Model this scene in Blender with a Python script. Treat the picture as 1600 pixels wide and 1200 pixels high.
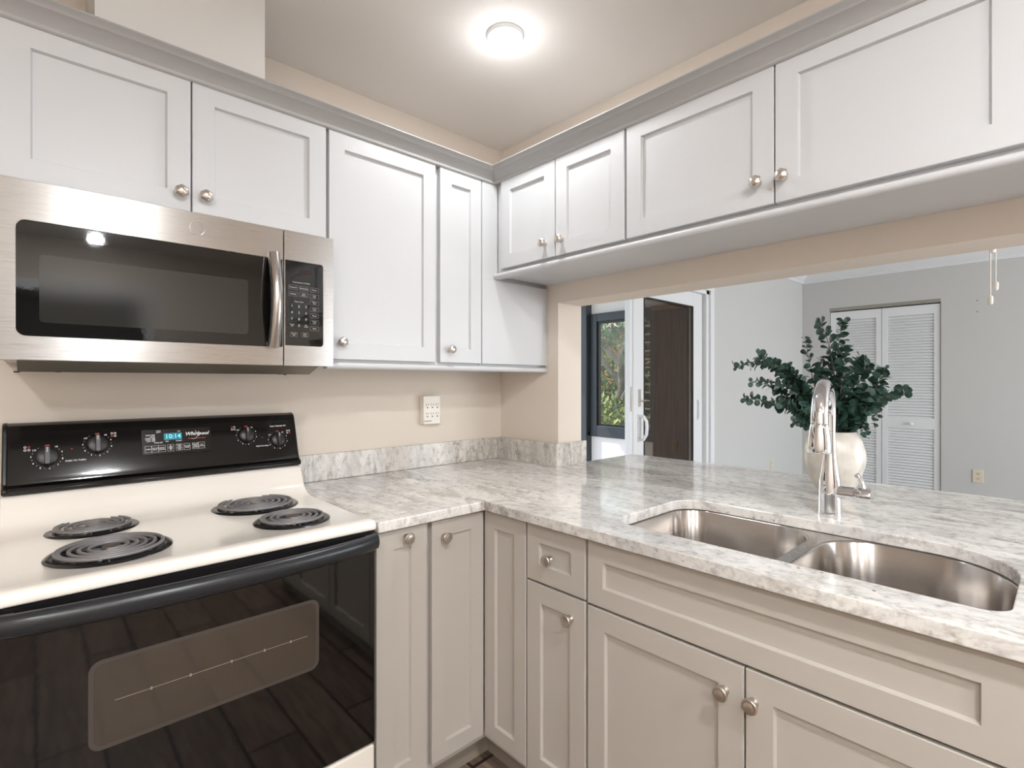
import bpy, bmesh, math, random
from mathutils import Matrix, Vector
PI = math.pi
random.seed(7)
for o in list(bpy.data.objects): bpy.data.objects.remove(o)
S = bpy.context.scene
C = S.collection

# ------------------------------------------------------------------ camera, sky, sun, exposure
CAM_H = 1.30
cam = bpy.data.cameras.new('camera'); co = bpy.data.objects.new('camera', cam); C.objects.link(co)
cam.sensor_width = 36; cam.lens = 36*808.7/1600; cam.clip_start = 0.02; cam.shift_y = -3/1600
co.location = (0, 0, CAM_H); co.rotation_euler = (PI/2, 0, math.radians(47.16)-PI/2)
S.camera = co
vs = S.view_settings
vs.view_transform = 'Standard'; vs.look = 'None'; vs.exposure = 0.41; vs.gamma = 1; vs.use_curve_mapping = False

w = bpy.data.worlds.new('sky'); S.world = w; w.use_nodes = True
nt = w.node_tree; bgn = nt.nodes['Background']
sky = nt.nodes.new('ShaderNodeTexSky'); sky.sky_type = 'NISHITA'; sky.sun_disc = False
sky.sun_elevation = math.radians(48); sky.sun_rotation = math.radians(20)
sky.dust_density = 3
mxs = nt.nodes.new('ShaderNodeMix'); mxs.data_type = 'RGBA'; mxs.inputs[0].default_value = .5; mxs.inputs[7].default_value = (1.6, 1.7, 1.8, 1)
nt.links.new(sky.outputs[0], mxs.inputs[6]); nt.links.new(mxs.outputs[2], bgn.inputs[0]); bgn.inputs[1].default_value = 0.6

sl = bpy.data.lights.new('sun', 'SUN'); sl.energy = 4.0; sl.angle = 0.01; sl.color = (1, .93, .8)
so = bpy.data.objects.new('sun', sl); C.objects.link(so); so.location = (3, 8, 9)
so.rotation_euler = Vector((-.45, .75, .95)).to_track_quat('Z', 'Y').to_euler()

# area lamp added in the unseen window opening to brighten the dining room
pl = bpy.data.lights.new('window_fill_lamp', 'AREA'); pl.shape = 'RECTANGLE'; pl.size = 3.2; pl.size_y = 2.0
pl.energy = 108; pl.color = (.92, .96, 1)
po = bpy.data.objects.new('window_fill_lamp', pl); C.objects.link(po); po.location = (4.1, -3.50, 1.25); po.rotation_euler = (PI/2, 0, 0)

CAN_COL = (.955, .98, 1.0)
CAN_W = 11.0

# ------------------------------------------------------------------ materials
def srgb(r, g, b):
    f = lambda c: (c/12.92 if c <= .04045 else ((c+.055)/1.055)**2.4)
    return (f(r/255), f(g/255), f(b/255), 1)
def mat(name, col, rough=.5, metal=0, spec=.5, coat=0, emit=None, bump=None, aniso=0):
    m = bpy.data.materials.new(name); m.use_nodes = True; n = m.node_tree; b = n.nodes['Principled BSDF']
    b.inputs['Base Color'].default_value = col; b.inputs['Roughness'].default_value = rough
    b.inputs['Metallic'].default_value = metal; b.inputs['Specular IOR Level'].default_value = spec
    b.inputs['Coat Weight'].default_value = coat
    if aniso: b.inputs['Anisotropic'].default_value = aniso
    if emit: b.inputs['Emission Color'].default_value = emit[0]; b.inputs['Emission Strength'].default_value = emit[1]
    tc = n.nodes.new('ShaderNodeTexCoord'); nz = n.nodes.new('ShaderNodeTexNoise'); mp = n.nodes.new('ShaderNodeMapping')
    n.links.new(tc.outputs['Object'], mp.inputs[0]); n.links.new(mp.outputs[0], nz.inputs[0])
    sc, st, scale = bump or (60, .02, (1, 1, 1))
    mp.inputs['Scale'].default_value = scale; nz.inputs['Scale'].default_value = sc; nz.inputs['Detail'].default_value = 4
    bp = n.nodes.new('ShaderNodeBump'); bp.inputs['Strength'].default_value = st; bp.inputs['Distance'].default_value = .002
    n.links.new(nz.outputs[0], bp.inputs['Height']); n.links.new(bp.outputs[0], b.inputs['Normal'])
    return m
def ramp(n, stops):
    r = n.nodes.new('ShaderNodeValToRGB'); e = r.color_ramp.elements
    e[0].position, e[0].color = stops[0]; e[1].position, e[1].color = stops[-1]
    for p, c in stops[1:-1]: x = e.new(p); x.color = c
    return r
def mixc(n, fac, a, b, mode='MIX'):
    m = n.nodes.new('ShaderNodeMix'); m.data_type = 'RGBA'; m.blend_type = mode
    for s, v in ((0, fac), (6, a), (7, b)):
        if hasattr(v, 'links') or isinstance(v, bpy.types.NodeSocket): n.links.new(v, m.inputs[s])
        else: m.inputs[s].default_value = v
    return m.outputs[2]
def granite(name, scale, rot=(0, 0, 0), tone=None):
    m = mat(name, (1, 1, 1, 1), .1, 0, .5); n = m.node_tree; b = n.nodes['Principled BSDF']
    for l in list(n.links):
        if l.to_node == b: n.links.remove(l)
    tc = n.nodes.new('ShaderNodeTexCoord'); mp = n.nodes.new('ShaderNodeMapping')
    mp.inputs['Scale'].default_value = scale; mp.inputs['Rotation'].default_value = rot
    n.links.new(tc.outputs['Object'], mp.inputs[0])
    def noise(s, det, dist, src=mp.outputs[0], rough=.6):
        z = n.nodes.new('ShaderNodeTexNoise'); z.inputs['Scale'].default_value = s; z.inputs['Detail'].default_value = det
        z.inputs['Distortion'].default_value = dist; z.inputs['Roughness'].default_value = rough
        n.links.new(src, z.inputs[0]); return z.outputs[0]
    W = lambda r, g, bb: srgb(r, g, bb)
    # warm / cool clouding
    r1 = ramp(n, [(.34, W(205, 203, 201)), (.47, W(230, 227, 223)), (.66, W(243, 240, 235))])
    n.links.new(noise(2.2, 5, .8), r1.inputs[0])
    # long veins
    v = noise(1.9, 7, 1.3, rough=.68)
    r2 = ramp(n, [(.455, (0, 0, 0, 1)), (.497, (1, 1, 1, 1)), (.54, (0, 0, 0, 1))]); n.links.new(v, r2.inputs[0])
    g2 = noise(1.1, 3, .4); r2b = ramp(n, [(.42, (0, 0, 0, 1)), (.62, (1, 1, 1, 1))]); n.links.new(g2, r2b.inputs[0])
    mu = n.nodes.new('ShaderNodeMath'); mu.operation = 'MULTIPLY'; n.links.new(r2.outputs[0], mu.inputs[0]); n.links.new(r2b.outputs[0], mu.inputs[1])
    mu2 = n.nodes.new('ShaderNodeMath'); mu2.operation = 'MULTIPLY'; mu2.inputs[1].default_value = .62; n.links.new(mu.outputs[0], mu2.inputs[0])
    c = mixc(n, mu2.outputs[0], r1.outputs[0], W(138, 130, 124))
    v3 = noise(4.5, 8, .9, rough=.72); r3 = ramp(n, [(.47, (0, 0, 0, 1)), (.5, (.55, .55, .55, 1)), (.53, (0, 0, 0, 1))]); n.links.new(v3, r3.inputs[0])
    vmk = noise(1.6, 2, .3); r3m = ramp(n, [(.44, (0, 0, 0, 1)), (.6, (1, 1, 1, 1))]); n.links.new(vmk, r3m.inputs[0])
    m3 = n.nodes.new('ShaderNodeMath'); m3.operation = 'MULTIPLY'; n.links.new(r3.outputs[0], m3.inputs[0]); n.links.new(r3m.outputs[0], m3.inputs[1])
    c = mixc(n, m3.outputs[0], c, W(150, 136, 126))
    # fine grain and dark garnets
    gr = noise(38, 4, 0, tc.outputs['Object'], .7); r4 = ramp(n, [(.3, W(186, 182, 178)), (.5, (1, 1, 1, 1))]); n.links.new(gr, r4.inputs[0])
    c = mixc(n, .75, c, r4.outputs[0], 'MULTIPLY')
    gr2 = noise(9, 5, .3, mp.outputs[0], .75); r6 = ramp(n, [(.34, W(186, 182, 177)), (.46, (1, 1, 1, 1))]); n.links.new(gr2, r6.inputs[0])
    c = mixc(n, .6, c, r6.outputs[0], 'MULTIPLY')
    vo = n.nodes.new('ShaderNodeTexVoronoi'); vo.inputs['Scale'].default_value = 48; n.links.new(tc.outputs['Object'], vo.inputs[0])
    r5 = ramp(n, [(.1, (1, 1, 1, 1)), (.2, (0, 0, 0, 1))]); n.links.new(vo.outputs['Distance'], r5.inputs[0])
    sp = noise(5, 4, .5); r5b = ramp(n, [(.56, (0, 0, 0, 1)), (.66, (1, 1, 1, 1))]); n.links.new(sp, r5b.inputs[0])
    mm = n.nodes.new('ShaderNodeMath'); mm.operation = 'MULTIPLY'; n.links.new(r5.outputs[0], mm.inputs[0]); n.links.new(r5b.outputs[0], mm.inputs[1])
    c = mixc(n, mm.outputs[0], c, W(84, 70, 66))
    if tone: c = mixc(n, 1.0, c, tone, 'MULTIPLY')
    n.links.new(c, b.inputs['Base Color'])
    return m
def wood_floor():
    m = mat('wood_plank_floor', (1, 1, 1, 1), .42); n = m.node_tree; b = n.nodes['Principled BSDF']
    tc = n.nodes.new('ShaderNodeTexCoord'); mp = n.nodes.new('ShaderNodeMapping'); mp.inputs['Rotation'].default_value = (0, 0, PI/2)
    n.links.new(tc.outputs['Object'], mp.inputs[0])
    br = n.nodes.new('ShaderNodeTexBrick'); br.inputs['Scale'].default_value = 1; br.inputs['Brick Width'].default_value = 1.2
    br.inputs['Row Height'].default_value = .18; br.inputs['Mortar Size'].default_value = .006; br.offset = .37
    br.inputs['Color1'].default_value = srgb(158, 138, 122); br.inputs['Color2'].default_value = srgb(122, 104, 92); br.inputs['Mortar'].default_value = srgb(48, 38, 32)
    n.links.new(mp.outputs[0], br.inputs[0])
    mp2 = n.nodes.new('ShaderNodeMapping'); mp2.inputs['Scale'].default_value = (14, 1.6, 1); n.links.new(tc.outputs['Object'], mp2.inputs[0])
    nz = n.nodes.new('ShaderNodeTexNoise'); nz.inputs['Scale'].default_value = 3; nz.inputs['Detail'].default_value = 8; nz.inputs['Distortion'].default_value = .6
    n.links.new(mp2.outputs[0], nz.inputs[0]); r = ramp(n, [(.3, srgb(176, 168, 162)), (.7, srgb(255, 252, 250))]); n.links.new(nz.outputs[0], r.inputs[0])
    n.links.new(mixc(n, .9, br.outputs[0], r.outputs[0], 'MULTIPLY'), b.inputs['Base Color'])
    return m
def glass(name, tint, gloss=.5, ior=1.5):
    m = bpy.data.materials.new(name); m.use_nodes = True; n = m.node_tree; n.nodes.clear()
    out = n.nodes.new('ShaderNodeOutputMaterial'); mx = n.nodes.new('ShaderNodeMixShader'); fr = n.nodes.new('ShaderNodeFresnel')
    ge = n.nodes.new('ShaderNodeNewGeometry'); mi = n.nodes.new('ShaderNodeMapRange'); mi.inputs[3].default_value = ior; mi.inputs[4].default_value = 1/ior
    n.links.new(ge.outputs['Backfacing'], mi.inputs[0]); n.links.new(mi.outputs[0], fr.inputs[0])
    t = n.nodes.new('ShaderNodeBsdfTransparent'); t.inputs[0].default_value = tint
    g = n.nodes.new('ShaderNodeBsdfGlossy'); g.inputs['Roughness'].default_value = .01
    n.links.new(fr.outputs[0], mx.inputs[0]); n.links.new(t.outputs[0], mx.inputs[1]); n.links.new(g.outputs[0], mx.inputs[2]); n.links.new(mx.outputs[0], out.inputs[0])
    return m
def brushed(name, col, rough, scale, st=.25, aniso=0):
    m = mat(name, col, rough, 1, bump=(40, st, scale)); n = m.node_tree; b = n.nodes['Principled BSDF']
    nz = [x for x in n.nodes if x.type == 'TEX_NOISE'][0]
    mr = n.nodes.new('ShaderNodeMapRange'); mr.inputs[3].default_value = rough-.07; mr.inputs[4].default_value = rough+.1
    n.links.new(nz.outputs[0], mr.inputs[0]); n.links.new(mr.outputs[0], b.inputs['Roughness'])
    if aniso: # horizontal brushing: highlights smear vertically
        cx = n.nodes.new('ShaderNodeCombineXYZ'); cx.inputs[2].default_value = 1; n.links.new(cx.outputs[0], b.inputs['Tangent']); b.inputs['Anisotropic'].default_value = aniso
    return m
def two_tone(name, a, bcol, scale, rough, pos=(.4, .6), stretch=(1, 1, 1)):
    m = mat(name, a, rough); n = m.node_tree; b = n.nodes['Principled BSDF']
    tc = n.nodes.new('ShaderNodeTexCoord'); mp = n.nodes.new('ShaderNodeMapping'); mp.inputs['Scale'].default_value = stretch; n.links.new(tc.outputs['Object'], mp.inputs[0])
    nz = n.nodes.new('ShaderNodeTexNoise'); nz.inputs['Scale'].default_value = scale; nz.inputs['Detail'].default_value = 5; n.links.new(mp.outputs[0], nz.inputs[0])
    r = ramp(n, [(pos[0], a), (pos[1], bcol)]); n.links.new(nz.outputs[0], r.inputs[0]); n.links.new(r.outputs[0], b.inputs['Base Color']); return m

M = {
 'wall': mat('wall_paint_greige', srgb(224, 213, 201), .75, bump=(180, .06, (1, 1, 1))),
 'wall_dining': mat('wall_paint_grey', srgb(203, 203, 201), .75, bump=(180, .06, (1, 1, 1))),
 'ceiling': mat('ceiling_paint', srgb(236, 231, 226), .85, bump=(140, .08, (1, 1, 1))),
 'ceiling_dining': mat('ceiling_paint_white', srgb(232, 232, 230), .85, bump=(140, .08, (1, 1, 1))),
 'cab': mat('cabinet_paint', srgb(203, 204, 206), .38, bump=(30, .02, (1, 1, .2))),
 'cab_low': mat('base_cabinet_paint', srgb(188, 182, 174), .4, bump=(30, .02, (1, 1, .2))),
 'crown': mat('crown_paint_shaded', srgb(170, 169, 168), .4, bump=(30, .02, (1, 1, .2))),  # darker than the cabinets: the molding's shade is put into its colour
 'chase': mat('chase_paint_white', srgb(214, 212, 209), .6),
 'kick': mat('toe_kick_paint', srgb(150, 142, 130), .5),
 'granite': granite('granite_countertop', (2.6, .75, 1.5), (0, 0, math.radians(12))),
 'granite_v': granite('granite_splash', (5.0, 5.0, 1.6), tone=srgb(236, 233, 229)),
 'floor': wood_floor(),
 'enamel': mat('bisque_enamel', srgb(246, 240, 231), .16, coat=.3, bump=(8, .01, (1, 1, 1))),
 'black': mat('black_plastic', srgb(22, 21, 22), .3),
 'black_gloss': mat('black_gloss', srgb(13, 12, 13), .09), 'pan_black': mat('drip_pan_black', srgb(20, 19, 20), .2),
 'knob_black': mat('knob_black', srgb(40, 37, 38), .35),
 'handle_black': mat('handle_grey_black', srgb(36, 38, 42), .28),
 'oven_glass': mat('oven_glass', srgb(9, 8, 8), .035, spec=.75),
 'oven_win': None,
 'mw_glass': mat('microwave_glass', srgb(10, 10, 10), .03, spec=.6),
 'mw_screen': mat('microwave_screen', srgb(44, 44, 42), .05, spec=.6, bump=(400, .03, (1, 1, 1))),
 'steel': brushed('brushed_steel_microwave', srgb(192, 189, 186), .28, (.3, .3, 60), .012, .88),
 'steel_plain': brushed('polished_steel_handle', srgb(190, 187, 184), .2, (8, 8, 1), .01),
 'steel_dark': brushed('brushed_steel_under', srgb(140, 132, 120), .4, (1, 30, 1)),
 'sink': brushed('brushed_steel_sink', srgb(196, 191, 187), .22, (.3, .3, 60), .01, .9),
 'chrome': mat('chrome', srgb(225, 226, 230), .045, 1, bump=(5, 0, (1, 1, 1))),
 'nickel': mat('satin_nickel', srgb(214, 206, 197), .3, 1),
 'white': mat('white_paint', srgb(232, 234, 236), .4),
 'white_plastic': mat('white_plastic', srgb(236, 230, 220), .35),
 'almond': mat('almond_plastic', srgb(222, 212, 190), .4),
 'vase': two_tone('vase_shell_glaze', srgb(200, 194, 185), srgb(220, 214, 205), 22, .3, (.35, .65)),
 'leaf': two_tone('eucalyptus_leaf', srgb(28, 52, 46), srgb(62, 94, 82), 30, .5, (.3, .72)),
 'stem': two_tone('eucalyptus_stem', srgb(70, 60, 44), srgb(110, 92, 70), 30, .6),
 'coil': mat('burner_coil', srgb(128, 125, 126), .5, .2),
 'coil_cap': mat('burner_cap', srgb(120, 110, 102), .35, .8),
 'ink_white': mat('printed_white', srgb(225, 225, 225), .5, emit=None),
 'ink_grey': mat('printed_grey', srgb(170, 168, 164), .5),
 'ink_red': mat('printed_red', srgb(190, 60, 36), .5),
 'lcd': mat('display_teal', srgb(20, 95, 112), .2, emit=(srgb(30, 130, 150), .35)),
 'lcd_digit': mat('display_digit', srgb(110, 220, 230), .2, emit=(srgb(120, 225, 235), .7)),
 'frame_dark': mat('dark_aluminium', srgb(66, 72, 79), .35, .3),
 'porch': mat('porch_wall_white', srgb(226, 228, 232), .7),
 'brown': two_tone('brown_blind', srgb(112, 84, 66), srgb(146, 112, 90), 8, .55, stretch=(1, 6, .4)),
 'closet': mat('closet_dark', srgb(90, 88, 84), .8),
 'track': mat('bifold_track', srgb(160, 158, 148), .4, .4),
 'glass': glass('clear_glass', (.93, .96, .94, 1)),
 'glass_tint': glass('tinted_glass', (.5, .46, .42, 1)),
 'lens': mat('lamp_lens', (1, 1, 1, 1), .4, emit=((1, .95, .88, 1), 9)),
 'slot': mat('socket_slot', srgb(50, 42, 36), .6),
 'grass': two_tone('lawn_grass', srgb(96, 120, 52), srgb(150, 158, 90), 3, .9),
 'foliage': two_tone('garden_foliage', srgb(38, 62, 22), srgb(92, 118, 44), 2.5, .6),
 'foliage2': two_tone('garden_foliage_light', srgb(72, 98, 34), srgb(146, 152, 76), 2.5, .6),
 'bark': two_tone('tree_bark', srgb(84, 76, 66), srgb(126, 116, 104), 6, .9),
 'stucco': mat('orange_stucco', srgb(170, 108, 78), .9),
 'concrete': mat('porch_concrete', srgb(180, 176, 168), .8),
}
def dots_mat():
    m = mat('oven_screen', (1, 1, 1, 1), .04, spec=.85); n = m.node_tree; b = n.nodes['Principled BSDF']
    tc = n.nodes.new('ShaderNodeTexCoord'); vo = n.nodes.new('ShaderNodeTexVoronoi'); vo.inputs['Scale'].default_value = 420; vo.inputs['Randomness'].default_value = 0
    n.links.new(tc.outputs['Object'], vo.inputs[0]); r = ramp(n, [(.25, srgb(124, 112, 96)), (.5, srgb(64, 57, 50))]); n.links.new(vo.outputs['Distance'], r.inputs[0])
    n.links.new(r.outputs[0], b.inputs['Base Color']); return m
M['oven_win'] = dots_mat()

# ------------------------------------------------------------------ mesh helpers
WM = {}
class MB:
    def __init__(s): s.bm = bmesh.new(); s.mi = 0
    def add(s, vs_, fs, mx=None, smooth=False):
        vv = [s.bm.verts.new(mx @ Vector(v) if mx else Vector(v)) for v in vs_]
        for f in fs:
            try: fc = s.bm.faces.new([vv[i] for i in f]); fc.material_index = s.mi
            except ValueError: pass
        return s
    def box(s, x0, x1, y0, y1, z0, z1, mx=None):
        v = [(x, y, z) for z in (z0, z1) for y in (y0, y1) for x in (x0, x1)]
        return s.add(v, [(0, 2, 3, 1), (4, 5, 7, 6), (0, 1, 5, 4), (2, 6, 7, 3), (0, 4, 6, 2), (1, 3, 7, 5)], mx)
    def lathe(s, prof, n=24, mx=None, fn=None, ring=False):
        # prof: (r, h) along local Z
        vs_ = []; fs = []
        for (r, h) in prof:
            for k in range(n):
                a = 2*PI*k/n; rr = max(r, 1e-5)
                if fn: rr = fn(rr, h, a)
                vs_.append((rr*math.cos(a), rr*math.sin(a), h))
        m = len(prof)
        for i in range(m-1):
            for k in range(n):
                k2 = (k+1) % n; fs.append((i*n+k, i*n+k2, (i+1)*n+k2, (i+1)*n+k))
        if ring:
            for k in range(n): fs.append(((m-1)*n+k, (m-1)*n+(k+1) % n, (k+1) % n, k))
        else: fs.append(tuple(range(n-1, -1, -1))); fs.append(tuple((m-1)*n+k for k in range(n)))
        return s.add(vs_, fs, mx)
    def tube(s, pts, rad, n=12, mx=None, sx=1.0, cap=True):
        pts = [Vector(p) for p in pts]
        if not hasattr(rad, '__len__'): rad = [rad]*len(pts)
        vs_ = []; fs = []; prev = None
        for i, p in enumerate(pts):
            d = (pts[min(i+1, len(pts)-1)]-pts[max(i-1, 0)]).normalized()
            if prev is None:
                up = Vector((0, 0, 1)) if abs(d.z) < .9 else Vector((1, 0, 0)); a = d.cross(up).normalized()
            else: a = (prev-d*prev.dot(d)).normalized()
            prev = a; b = d.cross(a)
            for k in range(n):
                t = 2*PI*k/n; vs_.append(p+a*math.cos(t)*rad[i]*sx+b*math.sin(t)*rad[i])
        for i in range(len(pts)-1):
            for k in range(n):
                k2 = (k+1) % n; fs.append((i*n+k, i*n+k2, (i+1)*n+k2, (i+1)*n+k))
        if cap: fs.append(tuple(range(n-1, -1, -1))); fs.append(tuple((len(pts)-1)*n+k for k in range(n)))
        return s.add(vs_, fs, mx)
    def prism(s, prof, a0, a1, axis='x', mx=None):
        # closed 2D profile extruded between a0 and a1; axis x: prof=(y,z); y: (x,z); z: (x,y)
        f = {'x': lambda p, a: (a, p[0], p[1]), 'y': lambda p, a: (p[0], a, p[1]), 'z': lambda p, a: (p[0], p[1], a)}[axis]
        n = len(prof); v = [f(p, a0) for p in prof]+[f(p, a1) for p in prof]
        fs = [(i, (i+1) % n, n+(i+1) % n, n+i) for i in range(n)]+[tuple(range(n-1, -1, -1)), tuple(range(n, 2*n))]
        return s.add(v, fs, mx)
    def text(s, body, size, mx, align='CENTER', bold=False, shear=0, spacing=1.0, depth=.0002):
        cu = bpy.data.curves.new('t', 'FONT'); cu.body = body; cu.size = size; cu.align_x = align; cu.align_y = 'CENTER'
        cu.extrude = depth; cu.resolution_u = 2; cu.shear = shear; cu.space_character = spacing
        if bold: cu.offset = size*.02
        ob = bpy.data.objects.new('t', cu); C.objects.link(ob)
        dg = bpy.context.evaluated_depsgraph_get(); me = ob.evaluated_get(dg).to_mesh()
        s.add([v.co.copy() for v in me.vertices], [tuple(p.vertices) for p in me.polygons], mx)
        ob.evaluated_get(dg).to_mesh_clear(); bpy.data.objects.remove(ob); bpy.data.curves.remove(cu)
        return s
def T(x, y, z): return Matrix.Translation((x, y, z))
def RX(a): return Matrix.Rotation(a, 4, 'X')
def RY(a): return Matrix.Rotation(a, 4, 'Y')
def RZ(a): return Matrix.Rotation(a, 4, 'Z')
def tag(o, label=None, cat=None, group=None, kind=None):
    if label: o['label'] = label
    if cat: o['category'] = cat
    if group: o['group'] = group
    if kind: o['kind'] = kind
    return o
def thing(name, loc, label, cat, rz=0, group=None, kind=None):
    o = bpy.data.objects.new(name, None); C.objects.link(o); o.empty_display_size = .05
    o.location = loc; o.rotation_euler = (0, 0, rz); WM[o.name] = T(*loc) @ RZ(rz)
    return tag(o, label, cat, group, kind)
def obj(name, mb, m, parent=None, local=False, bevel=0, seg=2, smooth=False, ang=40, label=None, recalc=True, base=None):
    bm = mb.bm
    if recalc: bmesh.ops.recalc_face_normals(bm, faces=bm.faces)
    if parent is not None:
        W = WM[parent.name]
        if not local: bm.transform(W.inverted())
    else:
        if base is None:
            xs = [v.co for v in bm.verts]
            base = ((min(v.x for v in xs)+max(v.x for v in xs))/2, (min(v.y for v in xs)+max(v.y for v in xs))/2, min(v.z for v in xs))
        W = T(*base); bm.transform(W.inverted())
    me = bpy.data.meshes.new(name); bm.to_mesh(me); bm.free()
    for mm in (m if isinstance(m, (list, tuple)) else [m]): me.materials.append(mm)
    if smooth: me.shade_smooth(); me.set_sharp_from_angle(angle=math.radians(ang))
    o = bpy.data.objects.new(name, me); C.objects.link(o)
    if parent is not None: o.parent = parent
    else: o.location = base
    WM[o.name] = W
    if bevel:
        b = o.modifiers.new('bevel', 'BEVEL'); b.width = bevel; b.segments = seg; b.limit_method = 'ANGLE'; b.angle_limit = math.radians(35)
    if label: o['label'] = label
    return o
def box(name, dims, m, parent=None, bevel=0, **k):
    return obj(name, MB().box(*dims), m, parent, bevel=bevel, **k)
def struct(name, mb, m, parent=None, **k):
    o = obj(name, mb, m, parent, **k)
    if parent is None: o['kind'] = 'structure'
    return o
def copy_tree(o, parent=None):
    c = o.copy(); C.objects.link(c); WM[c.name] = WM[o.name].copy()
    if parent: c.parent = parent
    for ch in list(o.children): copy_tree(ch, c)
    return c
def rrect(x0, x1, y0, y1, r, n=5):
    rs = r if hasattr(r, '__len__') else (r,)*4   # corners: (x1,y1),(x0,y1),(x0,y0),(x1,y0)
    out = []
    for (cx, cy, sx, sy, a0), q in zip(((x1, y1, -1, -1, 0), (x0, y1, 1, -1, PI/2), (x0, y0, 1, 1, PI), (x1, y0, -1, 1, 3*PI/2)), rs):
        for k in range(n+1):
            a = a0+PI/2*k/n; out.append((cx+sx*q+q*math.cos(a), cy+sy*q+q*math.sin(a)))
    return out

# ------------------------------------------------------------------ the rooms
WX, WY, CEIL = 1.775, 2.0, 2.49       # pass-through wall (kitchen face), range wall, ceiling
JX = 1.94                              # pass-through wall, dining face
FX = 6.2                               # dining room far wall
KL, KB = -1.5, -2.5                    # kitchen left and back walls
DR = -3.5                              # dining room right wall
OY0, OY1, OZ0, OZ1 = -1.3, 1.602, .884, 1.665
SX0, SX1, SZ = 2.12, 4.05, 2.05        # sliding door opening in the range wall plane

struct('floor', MB().box(KL-.1, FX+.1, -6.6, WY+.14, -.1, 0), M['floor'])
struct('ceiling', MB().box(KL-.1, WX+.08, -6.6, WY+.14, CEIL, CEIL+.1), M['ceiling'])
struct('ceiling', MB().box(WX+.08, FX+.1, DR-.1, WY+.14, CEIL, CEIL+.1), M['ceiling_dining'])
struct('wall_back', MB().box(KL-.1, WX+.08, WY, WY+.14, 0, CEIL), M['wall'])
b = MB(); b.box(WX+.08, SX0, WY, WY+.14, 0, CEIL); b.box(SX1, FX+.1, WY, WY+.14, 0, CEIL); b.box(SX0, SX1, WY, WY+.14, SZ, CEIL)
struct('wall_dining_left', b, M['wall_dining'])
b = MB(); b.box(WX, JX, OY1, WY, 0, CEIL); b.box(WX, JX, OY0, OY1, OZ1, CEIL); b.box(WX, JX, OY0, OY1, 0, OZ0-.002); b.box(WX, JX, KB, OY0, 0, CEIL)
struct('wall_pass_through', b, M['wall'])
CY0, CY1, CZ = .818, 1.735, 2.08
b = MB(); b.box(FX, FX+.12, DR, CY0, 0, CEIL); b.box(FX, FX+.12, CY1, WY, 0, CEIL); b.box(FX, FX+.12, CY0, CY1, CZ, CEIL)
struct('wall_dining_far', b, M['wall_dining'])
b = MB(); b.box(FX+.12, FX+.7, CY0-.2, CY1+.2, 0, CEIL)
for f in list(b.bm.faces):
    if abs(f.calc_center_median().x-(FX+.12)) < 1e-4: b.bm.faces.remove(f)
struct('wall_closet', b, M['closet'], recalc=False)
struct('wall_left', MB().box(KL-.1, KL, -6.6, WY, 0, CEIL), M['wall'])
# kitchen back wall with a cased opening to a hall
HX0, HX1, HZ = -.35, .75, 2.05
b = MB(); b.box(KL, HX0, KB-.12, KB, 0, CEIL); b.box(HX1, WX, KB-.12, KB, 0, CEIL); b.box(HX0, HX1, KB-.12, KB, HZ, CEIL)
struct('wall_front', b, M['wall'])
b = MB(); b.box(HX0-.08, HX0, KB, KB+.02, 0, HZ+.08); b.box(HX1, HX1+.08, KB, KB+.02, 0, HZ+.08); b.box(HX0, HX1, KB, KB+.02, HZ, HZ+.08)
struct('trim_1', b, M['white'], bevel=.003)
b = MB(); b.box(WX, WX+.08, -6.6, KB-.12, 0, CEIL); b.box(KL, WX, -6.6, -6.5, 0, CEIL)
struct('wall_hall', b, M['wall_dining'])
# dining room right wall with a wide window
b = MB(); b.box(JX, 2.5, DR-.12, DR, 0, CEIL); b.box(5.7, FX, DR-.12, DR, 0, CEIL); b.box(2.5, 5.7, DR-.12, DR, 0, .25); b.box(2.5, 5.7, DR-.12, DR, 2.25, CEIL)
struct('wall_dining_right', b, M['wall_dining'])
b = MB()
for x in (2.5, 3.56, 4.62, 5.66): b.box(x, x+.04, DR-.09, DR-.03, .25, 2.25)
b.box(2.5, 5.7, DR-.09, DR-.03, .25, .3); b.box(2.5, 5.7, DR-.09, DR-.03, 2.2, 2.25)
struct('window_3', b, M['white'])
# chase boxed above the cabinets
struct('wall_chase', MB().box(.117, .527, 1.69, WY, 2.15, CEIL), M['chase'])

# dining crown moulding and casing of the slider
def crown_prof(p, hgt, top):   # (out, z)
    return [(0, top), (p, top), (p, top-.012), (p-.012, top-.02), (p-.03, top-.045), (p*.35, top-hgt*.72), (p*.2, top-hgt*.8), (p*.2, top-hgt*.9), (.012, top-hgt*.93), (.012, top-hgt), (0, top-hgt)]
b = MB(); b.prism([(FX-o_, z) for o_, z in crown_prof(.1, .12, CEIL)], DR, WY, 'y'); struct('trim_2', b, M['white'], smooth=True)
b = MB(); b.prism([(WY-o_, z) for o_, z in crown_prof(.1, .12, CEIL)], JX, FX-.0, 'x'); struct('trim_3', b, M['white'], smooth=True)
b = MB(); b.box(SX1-.01, SX1+.055, WY-.018, WY, 0, SZ+.06); b.box(SX0-.05, SX1-.01, WY-.018, WY, SZ-.01, SZ+.06)
struct('trim_4', b, M['white'], bevel=.003)
b = MB(); b.box(FX-.014, FX, DR, CY0-.01, 0, .1); struct('baseboard_dining_far', b, M['white'], bevel=.003)
b = MB(); b.box(SX1+.06, FX-.014, WY-.014, WY, 0, .1); struct('baseboard_dining_left', b, M['white'], bevel=.003)

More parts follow.
